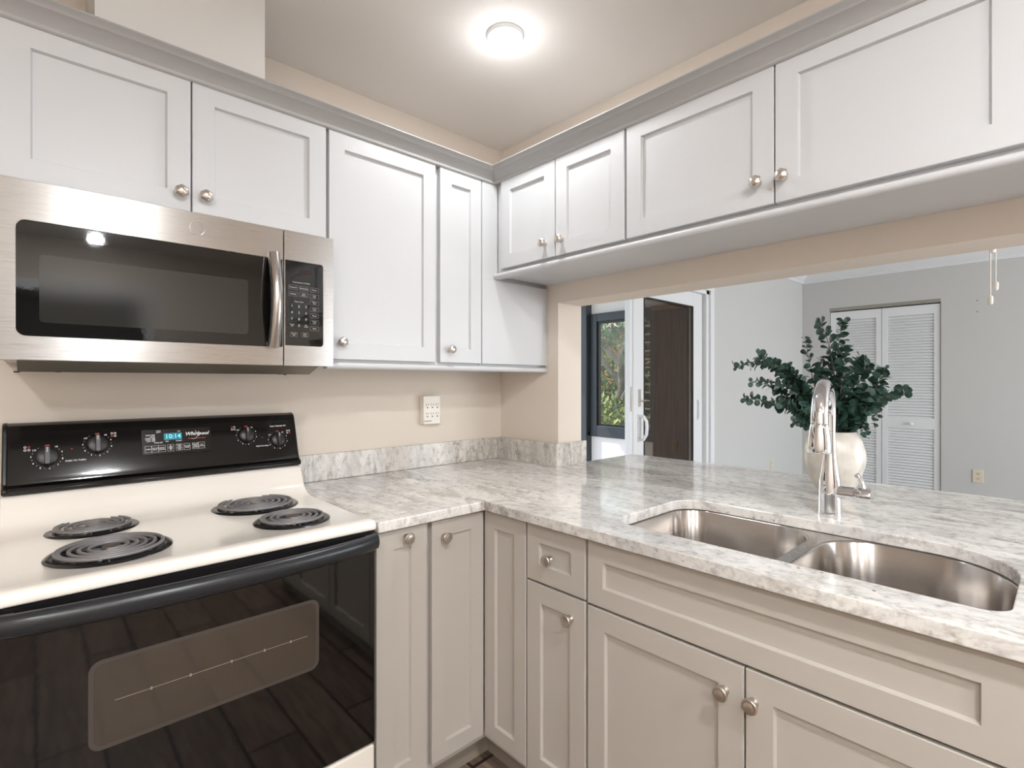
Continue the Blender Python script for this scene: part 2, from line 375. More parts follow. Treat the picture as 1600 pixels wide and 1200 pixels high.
# ---- bifold louvre closet door
d1 = thing('door_1', (FX, (CY0+CY1)/2, 0), None, None, kind='structure')
box('track', (FX+.0, FX+.05, CY0, CY1, CZ-.035, CZ), M['track'], d1)
mid = 1.278
for (ya, yb) in ((CY0+.006, mid-.002), (mid+.002, CY1-.006)):
    b = MB(); x0, x1 = FX+.012, FX+.042; zt = CZ-.045; st = .045
    b.box(x0, x1, ya, ya+st, .015, zt); b.box(x0, x1, yb-st, yb, .015, zt)
    for z0, z1 in ((.015, .16), (.85, .95), (zt-.09, zt)): b.box(x0, x1, ya+st, yb-st, z0, z1)
    for z0, z1 in ((.16, .85), (.95, zt-.09)):
        n_ = int((z1-z0)/.0272); p = (z1-z0)/n_
        for i in range(n_):
            z = z0+p*i
            b.prism([(x0+.002, z+.001), (x0+.007, z-.003), (x0+.022, z+p*.9), (x0+.017, z+p*.94)], ya+st, yb-st, 'y')
    leaf = obj('louvre_leaf', b, M['white'], d1)
    if ya < 1.0: obj('knob', MB().lathe([(.008, 0), (.008, .012), (.018, .02), (.019, .028), (.012, .034), (0, .035)], 20, T(x0, 1.04, .9) @ RY(-PI/2)), M['white'], leaf, smooth=True)

# ---- sliding patio door
d2 = thing('door_2', ((SX0+SX1)/2, WY+.07, 0), None, None, kind='structure')
b = MB(); b.box(SX1-.05, SX1, WY+.0, WY+.14, 0, SZ); b.box(SX0, SX0+.04, WY, WY+.14, 0, SZ); b.box(SX0, SX1, WY, WY+.14, SZ-.04, SZ); b.box(SX0, SX1, WY, WY+.14, 0, .02)
obj('door_frame', b, M['white'], d2, bevel=.003)
PX0, PX1, GX0, GX1, GZ = 2.97, 3.985, 3.14, 3.84, 1.90
py0, py1 = WY+.03, WY+.07
b = MB(); b.box(PX0, GX0, py0, py1, .02, SZ-.04); b.box(GX1, PX1, py0, py1, .02, SZ-.04); b.box(GX0, GX1, py0, py1, GZ, SZ-.04); b.box(GX0, GX1, py0, py1, .02, .12)
b.box(PX0+.035, PX0+.042, py0-.006, py0, .02, SZ-.04)
sp_ = obj('sliding_panel', b, M['white'], d2, bevel=.004)
b = MB(); b.box(GX0, GX1, WY+.048, WY+.053, .12, GZ); obj('glass_pane', b, M['glass_tint'], sp_)
b = MB(); g = .012; b.box(GX0, GX0+g, py0-.002, py0+.01, .12, GZ); b.box(GX1-g, GX1, py0-.002, py0+.01, .12, GZ); b.box(GX0, GX1, py0-.002, py0+.01, GZ-g, GZ); obj('gasket', b, M['black'], sp_)
hx = 3.085; b = MB(); b.tube([(hx, py0, .9), (hx, py0-.035, .905), (hx+.012, py0-.05, .94), (hx+.014, py0-.052, .985), (hx+.012, py0-.05, 1.03), (hx, py0-.035, 1.062), (hx, py0, 1.067)], .011, 10, sx=1.3)
b.box(hx-.018, hx+.018, py0-.006, py0, .885, 1.08); obj('pull_handle', b, M['white'], sp_, smooth=True)
b = MB(); b.box(hx-.012, hx+.012, py0-.006, py0, 1.13, 1.25); b.tube([(hx, py0-.006, 1.17), (hx, py0-.025, 1.17), (hx+.045, py0-.03, 1.172)], .006, 8); obj('lock_lever', b, M['nickel'], sp_, smooth=True)
b = MB(); b.tube([(GX1+.07, py0, 1.0), (GX1+.07, py0-.012, 1.02), (GX1+.07, py0-.012, 1.14), (GX1+.07, py0, 1.16)], .006, 8); obj('edge_pull', b, M['white'], sp_, smooth=True)
b = MB(); b.box(2.975, 2.99, py0-.004, py0, 1.1, 1.27); obj('strike_plate', b, M['nickel'], sp_)

# ---- enclosed porch beyond
PW = 4.5
struct('floor', MB().box(1.6, PW+.1, WY+.14, 4.6, -.1, -.005), M['concrete'])
struct('ceiling', MB().box(1.6, PW+.1, WY+.14, 4.6, 2.4, 2.5), M['porch'])
wy0, wy1 = 2.8, 3.56
b = MB(); b.box(PW, PW+.1, WY+.14, 2.78, 0, 2.4); b.box(PW, PW+.1, 2.78, 3.57, 0, .71); b.box(PW, PW+.1, 2.78, 3.57, 2.04, 2.4); b.box(PW, PW+.1, 3.57, 4.6, 0, .71); b.box(PW, PW+.1, 3.57, 4.6, 2.04, 2.4)
struct('wall_porch', b, M['porch'])
w1 = thing('window_1', (PW, 3.2, .71), None, None, kind='structure')
b = MB(); x0, x1 = PW-.03, PW+.05
b.box(x0, x1, 3.48, 3.565, .71, 2.04); b.box(x0, x1, 2.78, 3.48, .71, .83); b.box(x0, x1, 2.78, 3.48, 1.95, 2.04); b.box(x0, x1, 2.78, 2.82, .83, 1.95); b.box(x0+.01, x1-.01, 2.98, 3.02, .83, 1.95)
wf = obj('window_frame', b, M['frame_dark'], w1, bevel=.006)
b = MB(); b.box(x0+.02, x1-.02, 3.46, 3.48, .83, 1.95); b.box(x0+.02, x1-.02, 3.02, 3.46, .83, .85); b.box(x0+.02, x1-.02, 3.02, 3.46, 1.93, 1.95); obj('gasket', b, M['black'], wf)
obj('pane', MB().box(PW+.005, PW+.01, 3.02, 3.47, .84, 1.94), M['glass'], wf)
b = MB(); b.box(x0-.03, x0, 3.57, 3.63, .72, .76); b.box(x0-.05, x0-.02, 3.59, 3.61, .70, .78); obj('latch', b, M['black'], wf)
b = MB()
for i in range(13):
    z = .86+i*.083; b.box(PW-.015, PW+.04, 2.82, 2.98, z, z+.012, )
obj('reflection_slats', b, M['white'], wf, label='white slats added to imitate a reflection')  # added slats stand in for a reflection in the door glass
w2 = thing('window_2', (PW, 4.1, .71), None, None, kind='structure')
b = MB(); b.box(x0, x1, 4.5, 4.58, .71, 2.04); b.box(x0, x1, 3.75, 4.5, .71, .83); b.box(x0, x1, 3.75, 4.5, 1.95, 2.04); wf2 = obj('window_frame', b, M['frame_dark'], w2, bevel=.006)
obj('pane', MB().box(PW+.005, PW+.01, 3.76, 4.5, .83, 1.95), M['glass'], wf2)
obj_ = box('porch_post', (PW-.09, PW+.1, 3.57, 3.75, 0, 2.38), M['frame_dark'], bevel=.008); tag(obj_, 'dark blue-grey metal post of the porch seen left of the garden window', 'post')
# vertical blind hung over the solid part of the porch wall
vb = thing('vertical_blind', (PW-.1, 2.45, .04), 'brown vertical blind hanging behind the tinted glass of the sliding patio door', 'blind')
n_ = 22
for i in range(n_):
    y = 2.17+i*(2.76-2.17)/n_
    obj('vane', MB().box(-.002, .002, -.019, .019, .06, 1.99, T(PW-.06, y+.012, 0) @ RZ(math.radians(48))), M['brown'], vb)
box('headrail', (PW-.09, PW-.03, 2.15, 2.77, 1.99, 2.04), M['brown'], vb)

# ---- garden
struct('floor', MB().box(PW+.1, 16, -4, 16, -.3, -.12), M['grass'])
def leaves(mb, c, rx, ry, rz, n, s, seed):
    rr = random.Random(seed)
    for _ in range(n):
        while True:
            p = Vector((rr.uniform(-1, 1), rr.uniform(-1, 1), rr.uniform(-1, 1)))
            if p.length < 1: break
        q = Matrix.Rotation(rr.uniform(0, 6.3), 4, 'Z') @ Matrix.Rotation(rr.uniform(-1.3, 1.3), 4, 'X')
        ss = s*rr.uniform(.6, 1.3)
        mx = T(c[0]+p.x*rx, c[1]+p.y*ry, c[2]+p.z*rz) @ q
        mb.add([(0, 0, 0), (ss*.3, ss*.5, ss*.05), (0, ss*1.3, 0), (-ss*.3, ss*.5, ss*.05)], [(0, 1, 2), (0, 2, 3)], mx)
tr = thing('garden_tree', (7.6, 5.6, -.12), 'garden tree with pale crooked branches seen through the dark-framed porch window', 'tree')
b = MB(); b.tube([(7.6, 5.6, -.12), (7.5, 5.55, .6), (7.55, 5.3, 1.2), (7.4, 5.25, 1.7), (7.5, 5.0, 2.3), (7.5, 4.7, 3.0)], [.11, .09, .075, .065, .05, .03], 10)
b.tube([(7.55, 5.3, 1.2), (7.5, 5.7, 1.7), (7.4, 5.9, 2.2), (7.3, 6.3, 2.8)], [.06, .05, .04, .02], 8)
b.tube([(7.4, 5.25, 1.6), (7.3, 5.6, 2.0), (7.2, 5.7, 2.6)], [.05, .04, .02], 8)
b.tube([(7.5, 5.5, .7), (7.4, 5.0, 1.3), (7.3, 4.8, 1.9)], [.05, .04, .02], 8)
obj('trunk', b, M['bark'], tr, smooth=True)
b = MB()
for i, (c, r, n) in enumerate([((7.7, 5.0, 2.4), .9, 700), ((7.6, 5.9, 2.3), .8, 650), ((7.7, 6.6, 2.2), .9, 600), ((7.8, 4.3, 2.0), .8, 500)]): leaves(b, c, r, r, r*.7, n, .09, 20+i)
obj('crown', b, M['foliage'], tr, recalc=False)
for i, (c, r, h_, n, m_, lab) in enumerate([((6.6, 5.0, .5), .55, .6, 1500, 'foliage2', 'yellow-green bush low in the dark-framed porch window, directly below the branches'), ((6.9, 6.0, .35), .6, .5, 1300, 'foliage', 'mid green bush low in the dark-framed porch window, left of the yellow-green one'),
                                ((8.6, 5.2, 1.1), .9, 1.1, 1500, 'foliage', 'tall dark green shrub behind the crooked tree outside the porch window'), ((8.8, 6.9, 1.0), .9, 1.1, 1200, 'foliage2', 'tall yellowish shrub at the far left behind the crooked tree outside'),
                                ((6.9, 3.9, .9), .6, 1.0, 1500, 'foliage2', 'light green shrub seen between the reflection slats through the tinted door glass')]):
    bt = thing('garden_bush', (c[0], c[1], -.12), lab, 'bush')
    b = MB(); leaves(b, c, r, r, h_, n, .09, 40+i); obj('foliage', b, M[m_], bt, recalc=False)
    b = MB()
    for k in range(5): a = k*1.3; b.tube([(c[0], c[1], -.12), (c[0]+.2*r*math.cos(a), c[1]+.2*r*math.sin(a), c[2]-.2), (c[0]+.6*r*math.cos(a), c[1]+.6*r*math.sin(a), c[2]+.4*h_)], [.015, .012, .005], 6)
    obj('stem', b, M['bark'], bt)
bt = thing('garden_hedge', (9.6, 7.4, -.12), 'tall dark green hedge closing the garden behind the trees and in front of the house', 'hedge')
b = MB(); leaves(b, (9.6, 7.4, .85), .45, 2.6, 1.05, 5200, .11, 77); obj('foliage', b, M['foliage'], bt, recalc=False)
b = MB()
for k in range(8): b.tube([(9.6, 5.2+.6*k, -.12), (9.6, 5.25+.6*k, 1.2)], [.03, .012], 6)
obj('stem', b, M['bark'], bt)
b = thing('neighbour_house', (11, 8, -.12), 'orange stucco house glimpsed through the tree branches in the porch window', 'house')
box('wall', (10.6, 13, 6.9, 12, -.12, 2.6), M['stucco'], b)
obj('roof', MB().prism([(10.1, 2.6), (13.4, 2.6), (11.8, 3.5)], 6.6, 12.3, 'y'), M['brown'], b)

# ------------------------------------------------------------------ ceiling cans
CANS = [((1.19, 1.318), 'recessed ceiling light shining near the corner above the cabinets', 4.0), ((.35, -.5), 'recessed ceiling light above the middle of the kitchen floor', 13.5),
        ((-.8, -.5), 'recessed ceiling light left of the range', 12.5), ((.35, -1.8), 'added unseen ceiling fill light in front of the hall opening', 19), ((-.8, -1.8), 'added unseen ceiling fill light in the back left corner of the kitchen', 18), ((.25, -4.6), 'recessed ceiling light in the hall behind the kitchen', 15)]  # rear kitchen pair added out of view as fill light
for (x, y), lab, pw in CANS:
    t = thing('recessed_light', (x, y, CEIL-.012), lab, 'ceiling light', group='round recessed lights in the ceiling')
    obj('trim_ring', MB().lathe([(.052, .0), (.060, .0), (.064, .006), (.064, .0118), (.055, .0118), (.052, .004)], 32, ring=True), M['white'], t, local=True, smooth=True)
    obj('lens', MB().lathe([(.0, .003), (.051, .003), (.051, .009), (0, .009)], 32), M['lens'], t, local=True, smooth=True)
    l = bpy.data.lights.new('can_lamp', 'AREA'); l.shape = 'DISK'; l.size = .10; l.energy = pw; l.color = CAN_COL
    lo = bpy.data.objects.new('can_lamp', l); C.objects.link(lo); lo.parent = t; lo.location = (0, 0, -.004)
    l2 = bpy.data.lights.new('can_glow', 'POINT'); l2.energy = pw*(.24 if y > 1 else .48); l2.color = CAN_COL; l2.shadow_soft_size = .04
    lo2 = bpy.data.objects.new('can_glow', l2); C.objects.link(lo2); lo2.parent = t; lo2.location = (0, 0, -.095)

# ------------------------------------------------------------------ cabinets
def door_bm(mb, x0, x1, z0, z1, t=.02, rail=.055, dep=.0095, y=0):
    # front at y, thickness towards +y
    r = rail; s_ = .0035
    ring = lambda i, yy: [(x0+i, yy, z0+i), (x1-i, yy, z0+i), (x1-i, yy, z1-i), (x0+i, yy, z1-i)]
    e = .0015
    V = ring(0, y+t)+ring(0, y+e)+ring(e, y)+ring(r, y)+ring(r+s_, y+dep)
    F = [(3, 2, 1, 0)]
    for k in range(4):
        a = k*4
        for i in range(4): F.append((a+i, a+(i+1) % 4, a+4+(i+1) % 4, a+4+i))
    F.append((16, 17, 18, 19)); mb.add(V, F); return mb
def knob_bm(x, z, swirl, y=0):
    b = MB()
    if swirl:
        prof = [(.009, 0), (.009, .003), (.006, .006), (.0055, .012), (.009, .0145), (.0135, .017), (.0162, .021), (.0165, .025), (.0145, .029), (.0105, .0325), (.005, .0345), (0, .035)]
        f = lambda r, h_, a: r*(1+(.075*math.cos(6*(a+h_*60)) if .015 < h_ < .034 else 0))
        b.lathe(prof, 48, T(x, y, z) @ RX(PI/2), f)
    else:
        b.lathe([(.0105, 0), (.0105, .003), (.0065, .007), (.006, .014), (.010, .0175), (.0155, .0195), (.0165, .0225), (.0155, .0255), (.0135, .0265), (.0125, .026), (.009, .0275), (.004, .0285), (0, .0287)], 32, T(x, y, z) @ RX(PI/2))
    return b
def cabinet(name, label, org, rot, w, z0, z1, depth, doors=(), drawers=(), m='cab', kick=0, group=None, open_top=False, swirl=True):
    t = thing(name, (org[0], org[1], 0 if kick else z0), label, 'cabinet', rot, group)
    base = 0 if kick else z0
    b = MB(); ft = .021
    if open_top:
        b.box(0, w, ft, ft+.02, kick, z1-base)if False else None
        b.box(0, .005, ft+.02, depth, kick, z1); b.box(w-.005, w, ft+.02, depth, kick, z1); b.box(.005, w-.005, ft+.02, depth-.01, kick, kick+.018); b.box(.005, w-.005, depth-.01, depth, kick, z1)
        b.box(0, w, ft, ft+.02, z1-.018, z1); b.box(0, .04, ft, ft+.02, kick, z1-.018); b.box(w-.04, w, ft, ft+.02, kick, z1-.018); b.box(.04, w-.04, ft, ft+.02, kick, kick+.03); b.box(.04, w-.04, ft, ft+.02, .69, .72)
    else: b.box(0, w, ft, depth, (kick if kick else 0), z1-base)
    obj('body', b, M[m], t, local=True, bevel=.001)
    if kick: obj('toe_kick', MB().box(0, w, .085, .10, 0, kick), M['kick'], t, local=True)
    for (x0, x1, a, c, kx, kz) in doors:
        d = obj('door', door_bm(MB(), x0, x1, a-base, c-base), M[m], t, local=True)
        if kx is not None: obj('knob', knob_bm(kx, kz-base, swirl), M['nickel'], d, local=True, smooth=True, ang=60)
    for (x0, x1, a, c, kx, kz, nm) in drawers:
        d = obj(nm, door_bm(MB(), x0, x1, a-base, c-base, rail=.05), M[m], t, local=True)
        if kx is not None: obj('knob', knob_bm(kx, kz-base, swirl), M['nickel'], d, local=True, smooth=True, ang=60)
    return t
UA, UB = 1.67, 1.445       # upper door planes
# range wall, uppers
cabinet('wall_cabinet', 'white two-door wall cabinet directly above the microwave', (-.061, UA, 1.76), 0, .775, 1.765, 2.15, WY-UA-.001,
        [(.003, .386, 1.773, 2.145, .361, 1.822), (.390, .773, 1.773, 2.145, .421, 1.823)])
cabinet('wall_cabinet', 'tall white single-door wall cabinet right of the microwave', (.716, UA, 1.36), 0, .437, 1.368, 2.15, WY-UA-.001,
        [(.006, .430, 1.377, 2.142, .045, 1.434)])
cabinet('wall_cabinet', 'narrow white wall cabinet with a slim door left of the corner', (1.155, UA, 1.36), 0, .222, 1.368, 2.15, WY-UA-.001,
        [(.012, .219, 1.377, 2.142, .055, 1.429)])
t = thing('corner_filler_panel', (1.576, UA, 1.368), 'plain white panel filling the wall cabinet corner beside the slim door', 'cabinet panel')
obj('panel', MB().box(1.379, WX-.001, UA, UA+.018, 1.377, 1.735), M['cab'], t, bevel=.001)
obj('panel', MB().box(1.379, 1.464, UA+.0, UA+.018, 1.735, 2.15), M['cab'], t, bevel=.001)
obj('body', MB().box(1.379, WX-.001, UA+.021, WY-.001, 1.368, 2.15), M['cab'], t)
# pass-through wall, uppers
R90 = -PI/2; UD = WX-UB-.001
Y0 = 1.668
cabinet('wall_cabinet', 'small white two-door cabinet over the pass-through nearest the corner', (UB, Y0, 1.762), R90, Y0-1.006, 1.762, 2.155, UD,
        [(Y0-1.628, Y0-1.322, 1.775, 2.15, Y0-1.37, 1.833), (Y0-1.318, Y0-1.010, 1.775, 2.15, Y0-1.285, 1.831)])
cabinet('wall_cabinet', 'wide white two-door cabinet over the sink side of the pass-through', (UB, 1.005, 1.762), R90, .955, 1.762, 2.155, UD,
        [(.004, .469, 1.775, 2.152, .43, 1.838), (.473, .951, 1.775, 2.152, .496, 1.837)])
cabinet('wall_cabinet', 'white two-door cabinet over the pass-through beyond the right edge of the view', (UB, .049, 1.762), R90, .95, 1.762, 2.155, UD,
        [(.004, .474, 1.775, 2.152, .43, 1.838), (.478, .946, 1.775, 2.152, .52, 1.837)])
# crown moulding on the cabinets
cr = [(.0, -.051), (.023, -.051), (.027, -.047), (.0275, -.042), (.026, -.038), (.031, -.030), (.040, -.021), (.050, -.013), (.054, -.0115), (.056, -.0085), (.060, -.004), (.067, .0), (.070, .003), (.070, .006), (.0, .006)]
TOPZ = 2.190
b = MB()
def strip(mb, prof, pts):   # pts: per station fn(out,z)->xyz
    n = len(prof); vs_ = []
    for f in pts: vs_ += [f(o_, z) for o_, z in prof]
    fs = []
    for s_ in range(len(pts)-1):
        for i in range(n): fs.append((s_*n+i, s_*n+(i+1) % n, (s_+1)*n+(i+1) % n, (s_+1)*n+i))
    fs += [tuple(range(n-1, -1, -1)), tuple((len(pts)-1)*n+i for i in range(n))]
    mb.add(vs_, fs)
CA, CB = UA+.02, UB+.02
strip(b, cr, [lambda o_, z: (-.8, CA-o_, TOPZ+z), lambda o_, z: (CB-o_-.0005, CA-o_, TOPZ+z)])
tag(obj('crown_molding', b, M['crown'], smooth=True, ang=25), 'shade-darkened crown molding along the top of the range wall cabinets', 'crown molding')
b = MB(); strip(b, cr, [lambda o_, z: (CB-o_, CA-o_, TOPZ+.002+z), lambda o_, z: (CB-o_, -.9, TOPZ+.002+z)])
tag(obj('crown_molding', b, M['crown'], smooth=True, ang=25), 'shade-darkened crown molding along the top of the cabinets over the pass-through', 'crown molding')
# light rails under the cabinets
lr = [(0, 0), (.0, .022), (.026, .022), (.033, .019), (.036, .013), (.035, .006), (.030, .001), (.026, 0)]
b = MB(); b.prism([(UA+.03-o_, 1.345+z) for o_, z in lr], .714, WX-.001, 'x')
tag(obj('light_rail', b, M['cab'], smooth=True, ang=50), 'white rounded rail under the range wall cabinets right of the microwave', 'cabinet molding')
b = MB(); b.prism([(UB+.03-o_, 1.739+z) for o_, z in lr], UA-.001, -.9, 'y')
b.box(UB+.03, WX-.001, -.9, UA-.001, 1.752, 1.7615)
tag(obj('light_rail', b, M['cab'], smooth=True, ang=50), 'white rounded rail and shelf board under the cabinets over the pass-through', 'cabinet molding')

# base cabinets
BA, BB = 1.315, 1.095; CT = .8835
BD = dict(m='cab_low', kick=.11, swirl=False)
cabinet('base_cabinet', 'narrow grey base cabinet with a tall slim door right of the range', (.700, BA, 0), 0, .180, 0, CT, WY-BA-.001, [(.004, .172, .137, .876, .098, .849)], **BD)
t = thing('corner_base_cabinet', (1.3, 1.6, 0), 'grey corner base cabinet with two slim doors meeting in the corner', 'cabinet')
obj('body', MB().prism([(.8825, BA+.021), (BB+.021, BA+.021), (BB+.021, 1.1185), (WX-.002, 1.1185), (WX-.002, WY-.002), (.8825, WY-.002)], .11, CT, 'z'), M['cab_low'], t)
obj('toe_kick', MB().prism([(.8825, BA+.085), (BB+.085, BA+.085), (BB+.085, 1.1185), (BB+.1, 1.1185), (BB+.1, BA+.1), (.8825, BA+.1)], 0, .11, 'z'), M['kick'], t)
d = obj('door', door_bm(MB(), .889, 1.092, .137, .876, y=BA, rail=.05), M['cab_low'], t)
obj('knob', knob_bm(.931, .824, False, BA), M['nickel'], d, smooth=True, ang=60)
b = door_bm(MB(), 0, .193, .137, .876, rail=.05); b.bm.transform(T(BB, 1.314, 0) @ RZ(R90)); obj('door', b, M['cab_low'], t)
cabinet('base_cabinet', 'grey base cabinet with one small drawer above a door, beside the corner', (BB, 1.1175, 0), R90, .231, 0, CT, .66,
        [(.003, .227, .137, .704, .176, .644)], [(.003, .227, .711, .876, .1, .789, 'drawer')], **BD)
cabinet('sink_base_cabinet', 'wide grey sink base cabinet with a long false drawer front and two doors', (BB, .886, 0), R90, .845, 0, CT, .66,
        [(.004, .42, .137, .701, .379, .636), (.424, .841, .137, .701, .441, .637)], [(.004, .841, .708, .876, None, None, 'false_drawer_front')], open_top=True, **BD)
cabinet('base_cabinet', 'grey two-door base cabinet beyond the right edge of the view', (BB, .040, 0), R90, .90, 0, CT, .66,
        [(.004, .448, .137, .876, .41, .82), (.452, .896, .137, .876, .49, .82)], **BD)
cabinet('base_cabinet', 'grey base cabinet left of the range', (-.83, BA, 0), 0, .76, 0, CT, WY-BA-.001, [(.004, .378, .137, .876, .34, .82), (.382, .756, .137, .876, .42, .82)], **BD)

# ------------------------------------------------------------------ countertop with sink cut-out
def plate(name, outer, holes, z0, z1, m, parent=None, **k):
    bm = bmesh.new(); edges = []
    for loop in [outer]+holes:
        vv = [bm.verts.new((x, y, z1)) for x, y in loop]
        edges += [bm.edges.new((vv[i], vv[(i+1) % len(vv)])) for i in range(len(vv))]
    bmesh.ops.triangle_fill(bm, use_beauty=True, use_dissolve=False, edges=edges)
    r = bmesh.ops.extrude_face_region(bm, geom=list(bm.faces))
    for v in [g_ for g_ in r['geom'] if isinstance(g_, bmesh.types.BMVert)]: v.co.z = z0
    bmesh.ops.dissolve_limit(bm, angle_limit=.01, verts=bm.verts, edges=bm.edges)
    mb = MB(); mb.bm.free(); mb.bm = bm
    return obj(name, mb, m, parent, **k)
hole = rrect(1.186, 1.598, .067, .874, (.09, .06, .05, .17), 9)
hole = rrect(1.186, 1.600, .067, .874, .07, 9)
# corners of rrect: (x1,y1) back-left, (x0,y1) front-left, (x0,y0) front-right, (x1,y0) back-right
hole = rrect(1.186, 1.600, .067, .874, (.085, .06, .045, .17), 10)
outer = [(.697, 1.29), (1.073, 1.29), (1.073, -.87), (2.37, -.87), (2.37, WY-.4), (JX, WY-.4), (JX, 1.6015), (WX-.0005, 1.6015), (WX-.0005, WY-.0005), (.697, WY-.0005)]
outer[4:6] = [(2.37, 1.6015)]; 
outer = [(.697, 1.29), (1.073, 1.29), (1.073, -.87), (2.37, -.87), (2.37, 1.6015), (WX-.0005, 1.6015), (WX-.0005, WY-.0005), (.697, WY-.0005)]
o = plate('countertop', outer, [hole], .884, .914, M['granite'], bevel=.003, seg=3, base=(1.4, 1.0, .884))
tag(o, 'white and grey veined granite countertop running round the corner onto the peninsula', 'countertop')
o = obj('countertop', MB().box(-.85, -.068, 1.29, WY-.0005, .884, .914), M['granite'], bevel=.003); tag(o, 'short granite countertop left of the range', 'countertop')
o = obj('backsplash', MB().box(.722, WX-.032, WY-.013, WY-.0005, .9145, 1.019), M['granite_v'], bevel=.002); tag(o, 'long granite backsplash strip on the range wall under the power outlet', 'backsplash')
b = MB(); b.box(WX-.031, WX-.0005, OY1-.019, WY-.0005, .9145, 1.019); b.box(WX-.0005, JX+.016, OY1-.019, OY1-.0005, .9145, 1.019)
o = obj('backsplash', b, M['granite_v']); tag(o, 'short granite backsplash wrapping the end of the pass-through wall', 'backsplash')
o = obj('backsplash', MB().box(-.85, -.08, WY-.013, WY-.0005, .9145, 1.019), M['granite_v'], bevel=.002); tag(o, 'granite backsplash strip left of the range', 'backsplash')

# ------------------------------------------------------------------ sink
sk = thing('kitchen_sink', (1.39, .47, .7), 'double-bowl brushed steel undermount sink in the granite peninsula', 'sink')
def bowl(x0, x1, y0, y1, rs, depth, nm):
    b = MB(); n = 10; levels = []
    for f, ins in ((0, 0), (.02, .003), (.5, .008), (.8, .013), (.92, .024), (.98, .045), (1, .075)):
        levels.append((.8825-depth*f, ins))
    vs_ = []; fs = []
    for z, i in levels:
        rr = tuple(max(.008, r-i*.3) for r in rs); vs_ += [(x, y, z) for x, y in rrect(x0+i, x1-i, y0+i, y1-i, rr, n)]
    m_ = 4*(n+1)
    for l in range(len(levels)-1):
        for k in range(m_): fs.append((l*m_+k, l*m_+(k+1) % m_, (l+1)*m_+(k+1) % m_, (l+1)*m_+k))
    fs.append(tuple((len(levels)-1)*m_+k for k in range(m_))); b.add(vs_, fs)
    o_ = obj(nm, b, M['sink'], sk, smooth=True, ang=60)
    sol = o_.modifiers.new('wall', 'SOLIDIFY'); sol.thickness = .0015; sol.offset = -1
    cx_, cy_ = (x0+x1)/2, (y0+y1)/2
    obj('drain', MB().lathe([(.02, .0015), (.03, .0035), (.043, .004), (.045, .001), (.0, .001)], 28, T(cx_, cy_, .8825-depth)), M['chrome'], o_, smooth=True)
bowl(1.183, 1.604, .065, .440, (.12, .05, .05, .17), .21, 'bowl')
bowl(1.183, 1.604, .470, .876, (.085, .06, .05, .12), .19, 'bowl')
plate('rim', rrect(1.165, 1.622, .052, .890, .05, 6), [rrect(1.183, 1.604, .065, .440, (.12, .05, .05, .17), 10), rrect(1.183, 1.604, .470, .876, (.085, .06, .05, .12), 10)], .8812, .8832, M['sink'], sk)

# ------------------------------------------------------------------ faucet
fx, fy = 1.70, .475
fc = thing('kitchen_faucet', (fx, fy, .914), 'tall chrome gooseneck pull-down faucet standing behind the sink', 'faucet')
obj('body', MB().lathe([(.0, 0), (.030, 0), (.0305, .004), (.029, .012), (.0285, .06), (.027, .1), (.022, .135), (.0175, .165), (.0155, .20), (.0148, .24), (.0148, .245)], 36, T(fx, fy, .9142)), M['chrome'], fc, smooth=True, ang=60)
sx_, sy_ = 1.50, .443
dx, dy = (sx_-fx), (sy_-fy); pts = [(fx, fy, 1.160)]; rad = [.0148]
cxm, R_ = .5, .5
for k in range(0, 19):
    a = PI*k/18; u_ = .5-.5*math.cos(a)
    zz = 1.196+.096*math.sin(a)**.85
    pts.append((fx+dx*u_, fy+dy*u_, zz)); rad.append(.0152+.0052*(k/18))
pts.append((sx_, sy_, 1.1925)); rad.append(.0206)
obj('spout', MB().tube(pts, rad, 20), M['chrome'], fc, smooth=True, ang=60)
sh = obj('spray_head', MB().lathe([(0, .001), (.022, .001), (.027, .0), (.028, .004), (.0277, .018), (.0255, .042), (.0222, .066), (.0206, .074), (.0202, .0745), (0, .0745)], 32, T(sx_, sy_, 1.117)), M['chrome'], fc, smooth=True, ang=50)
obj('nozzle', MB().lathe([(0, 0), (.019, 0), (.019, .002), (0, .002)], 24, T(sx_, sy_, 1.116)), M['black'], sh)
hb = obj('valve_arm', MB().lathe([(.0, 0), (.0185, 0), (.0185, .048), (.0155, .05), (.0155, .054), (.0195, .056), (.0195, .085), (.018, .088), (0, .088)], 28, T(fx, fy-.015, .984) @ RX(PI/2)), M['chrome'], fc, smooth=True, ang=50)
obj('lever', MB().tube([(fx, fy-.084, .998), (fx+.004, fy-.080, 1.015), (fx+.008, fy-.070, 1.032), (fx+.010, fy-.064, 1.038)], [.006, .0055, .0075, .008], 12), M['chrome'], hb, smooth=True)

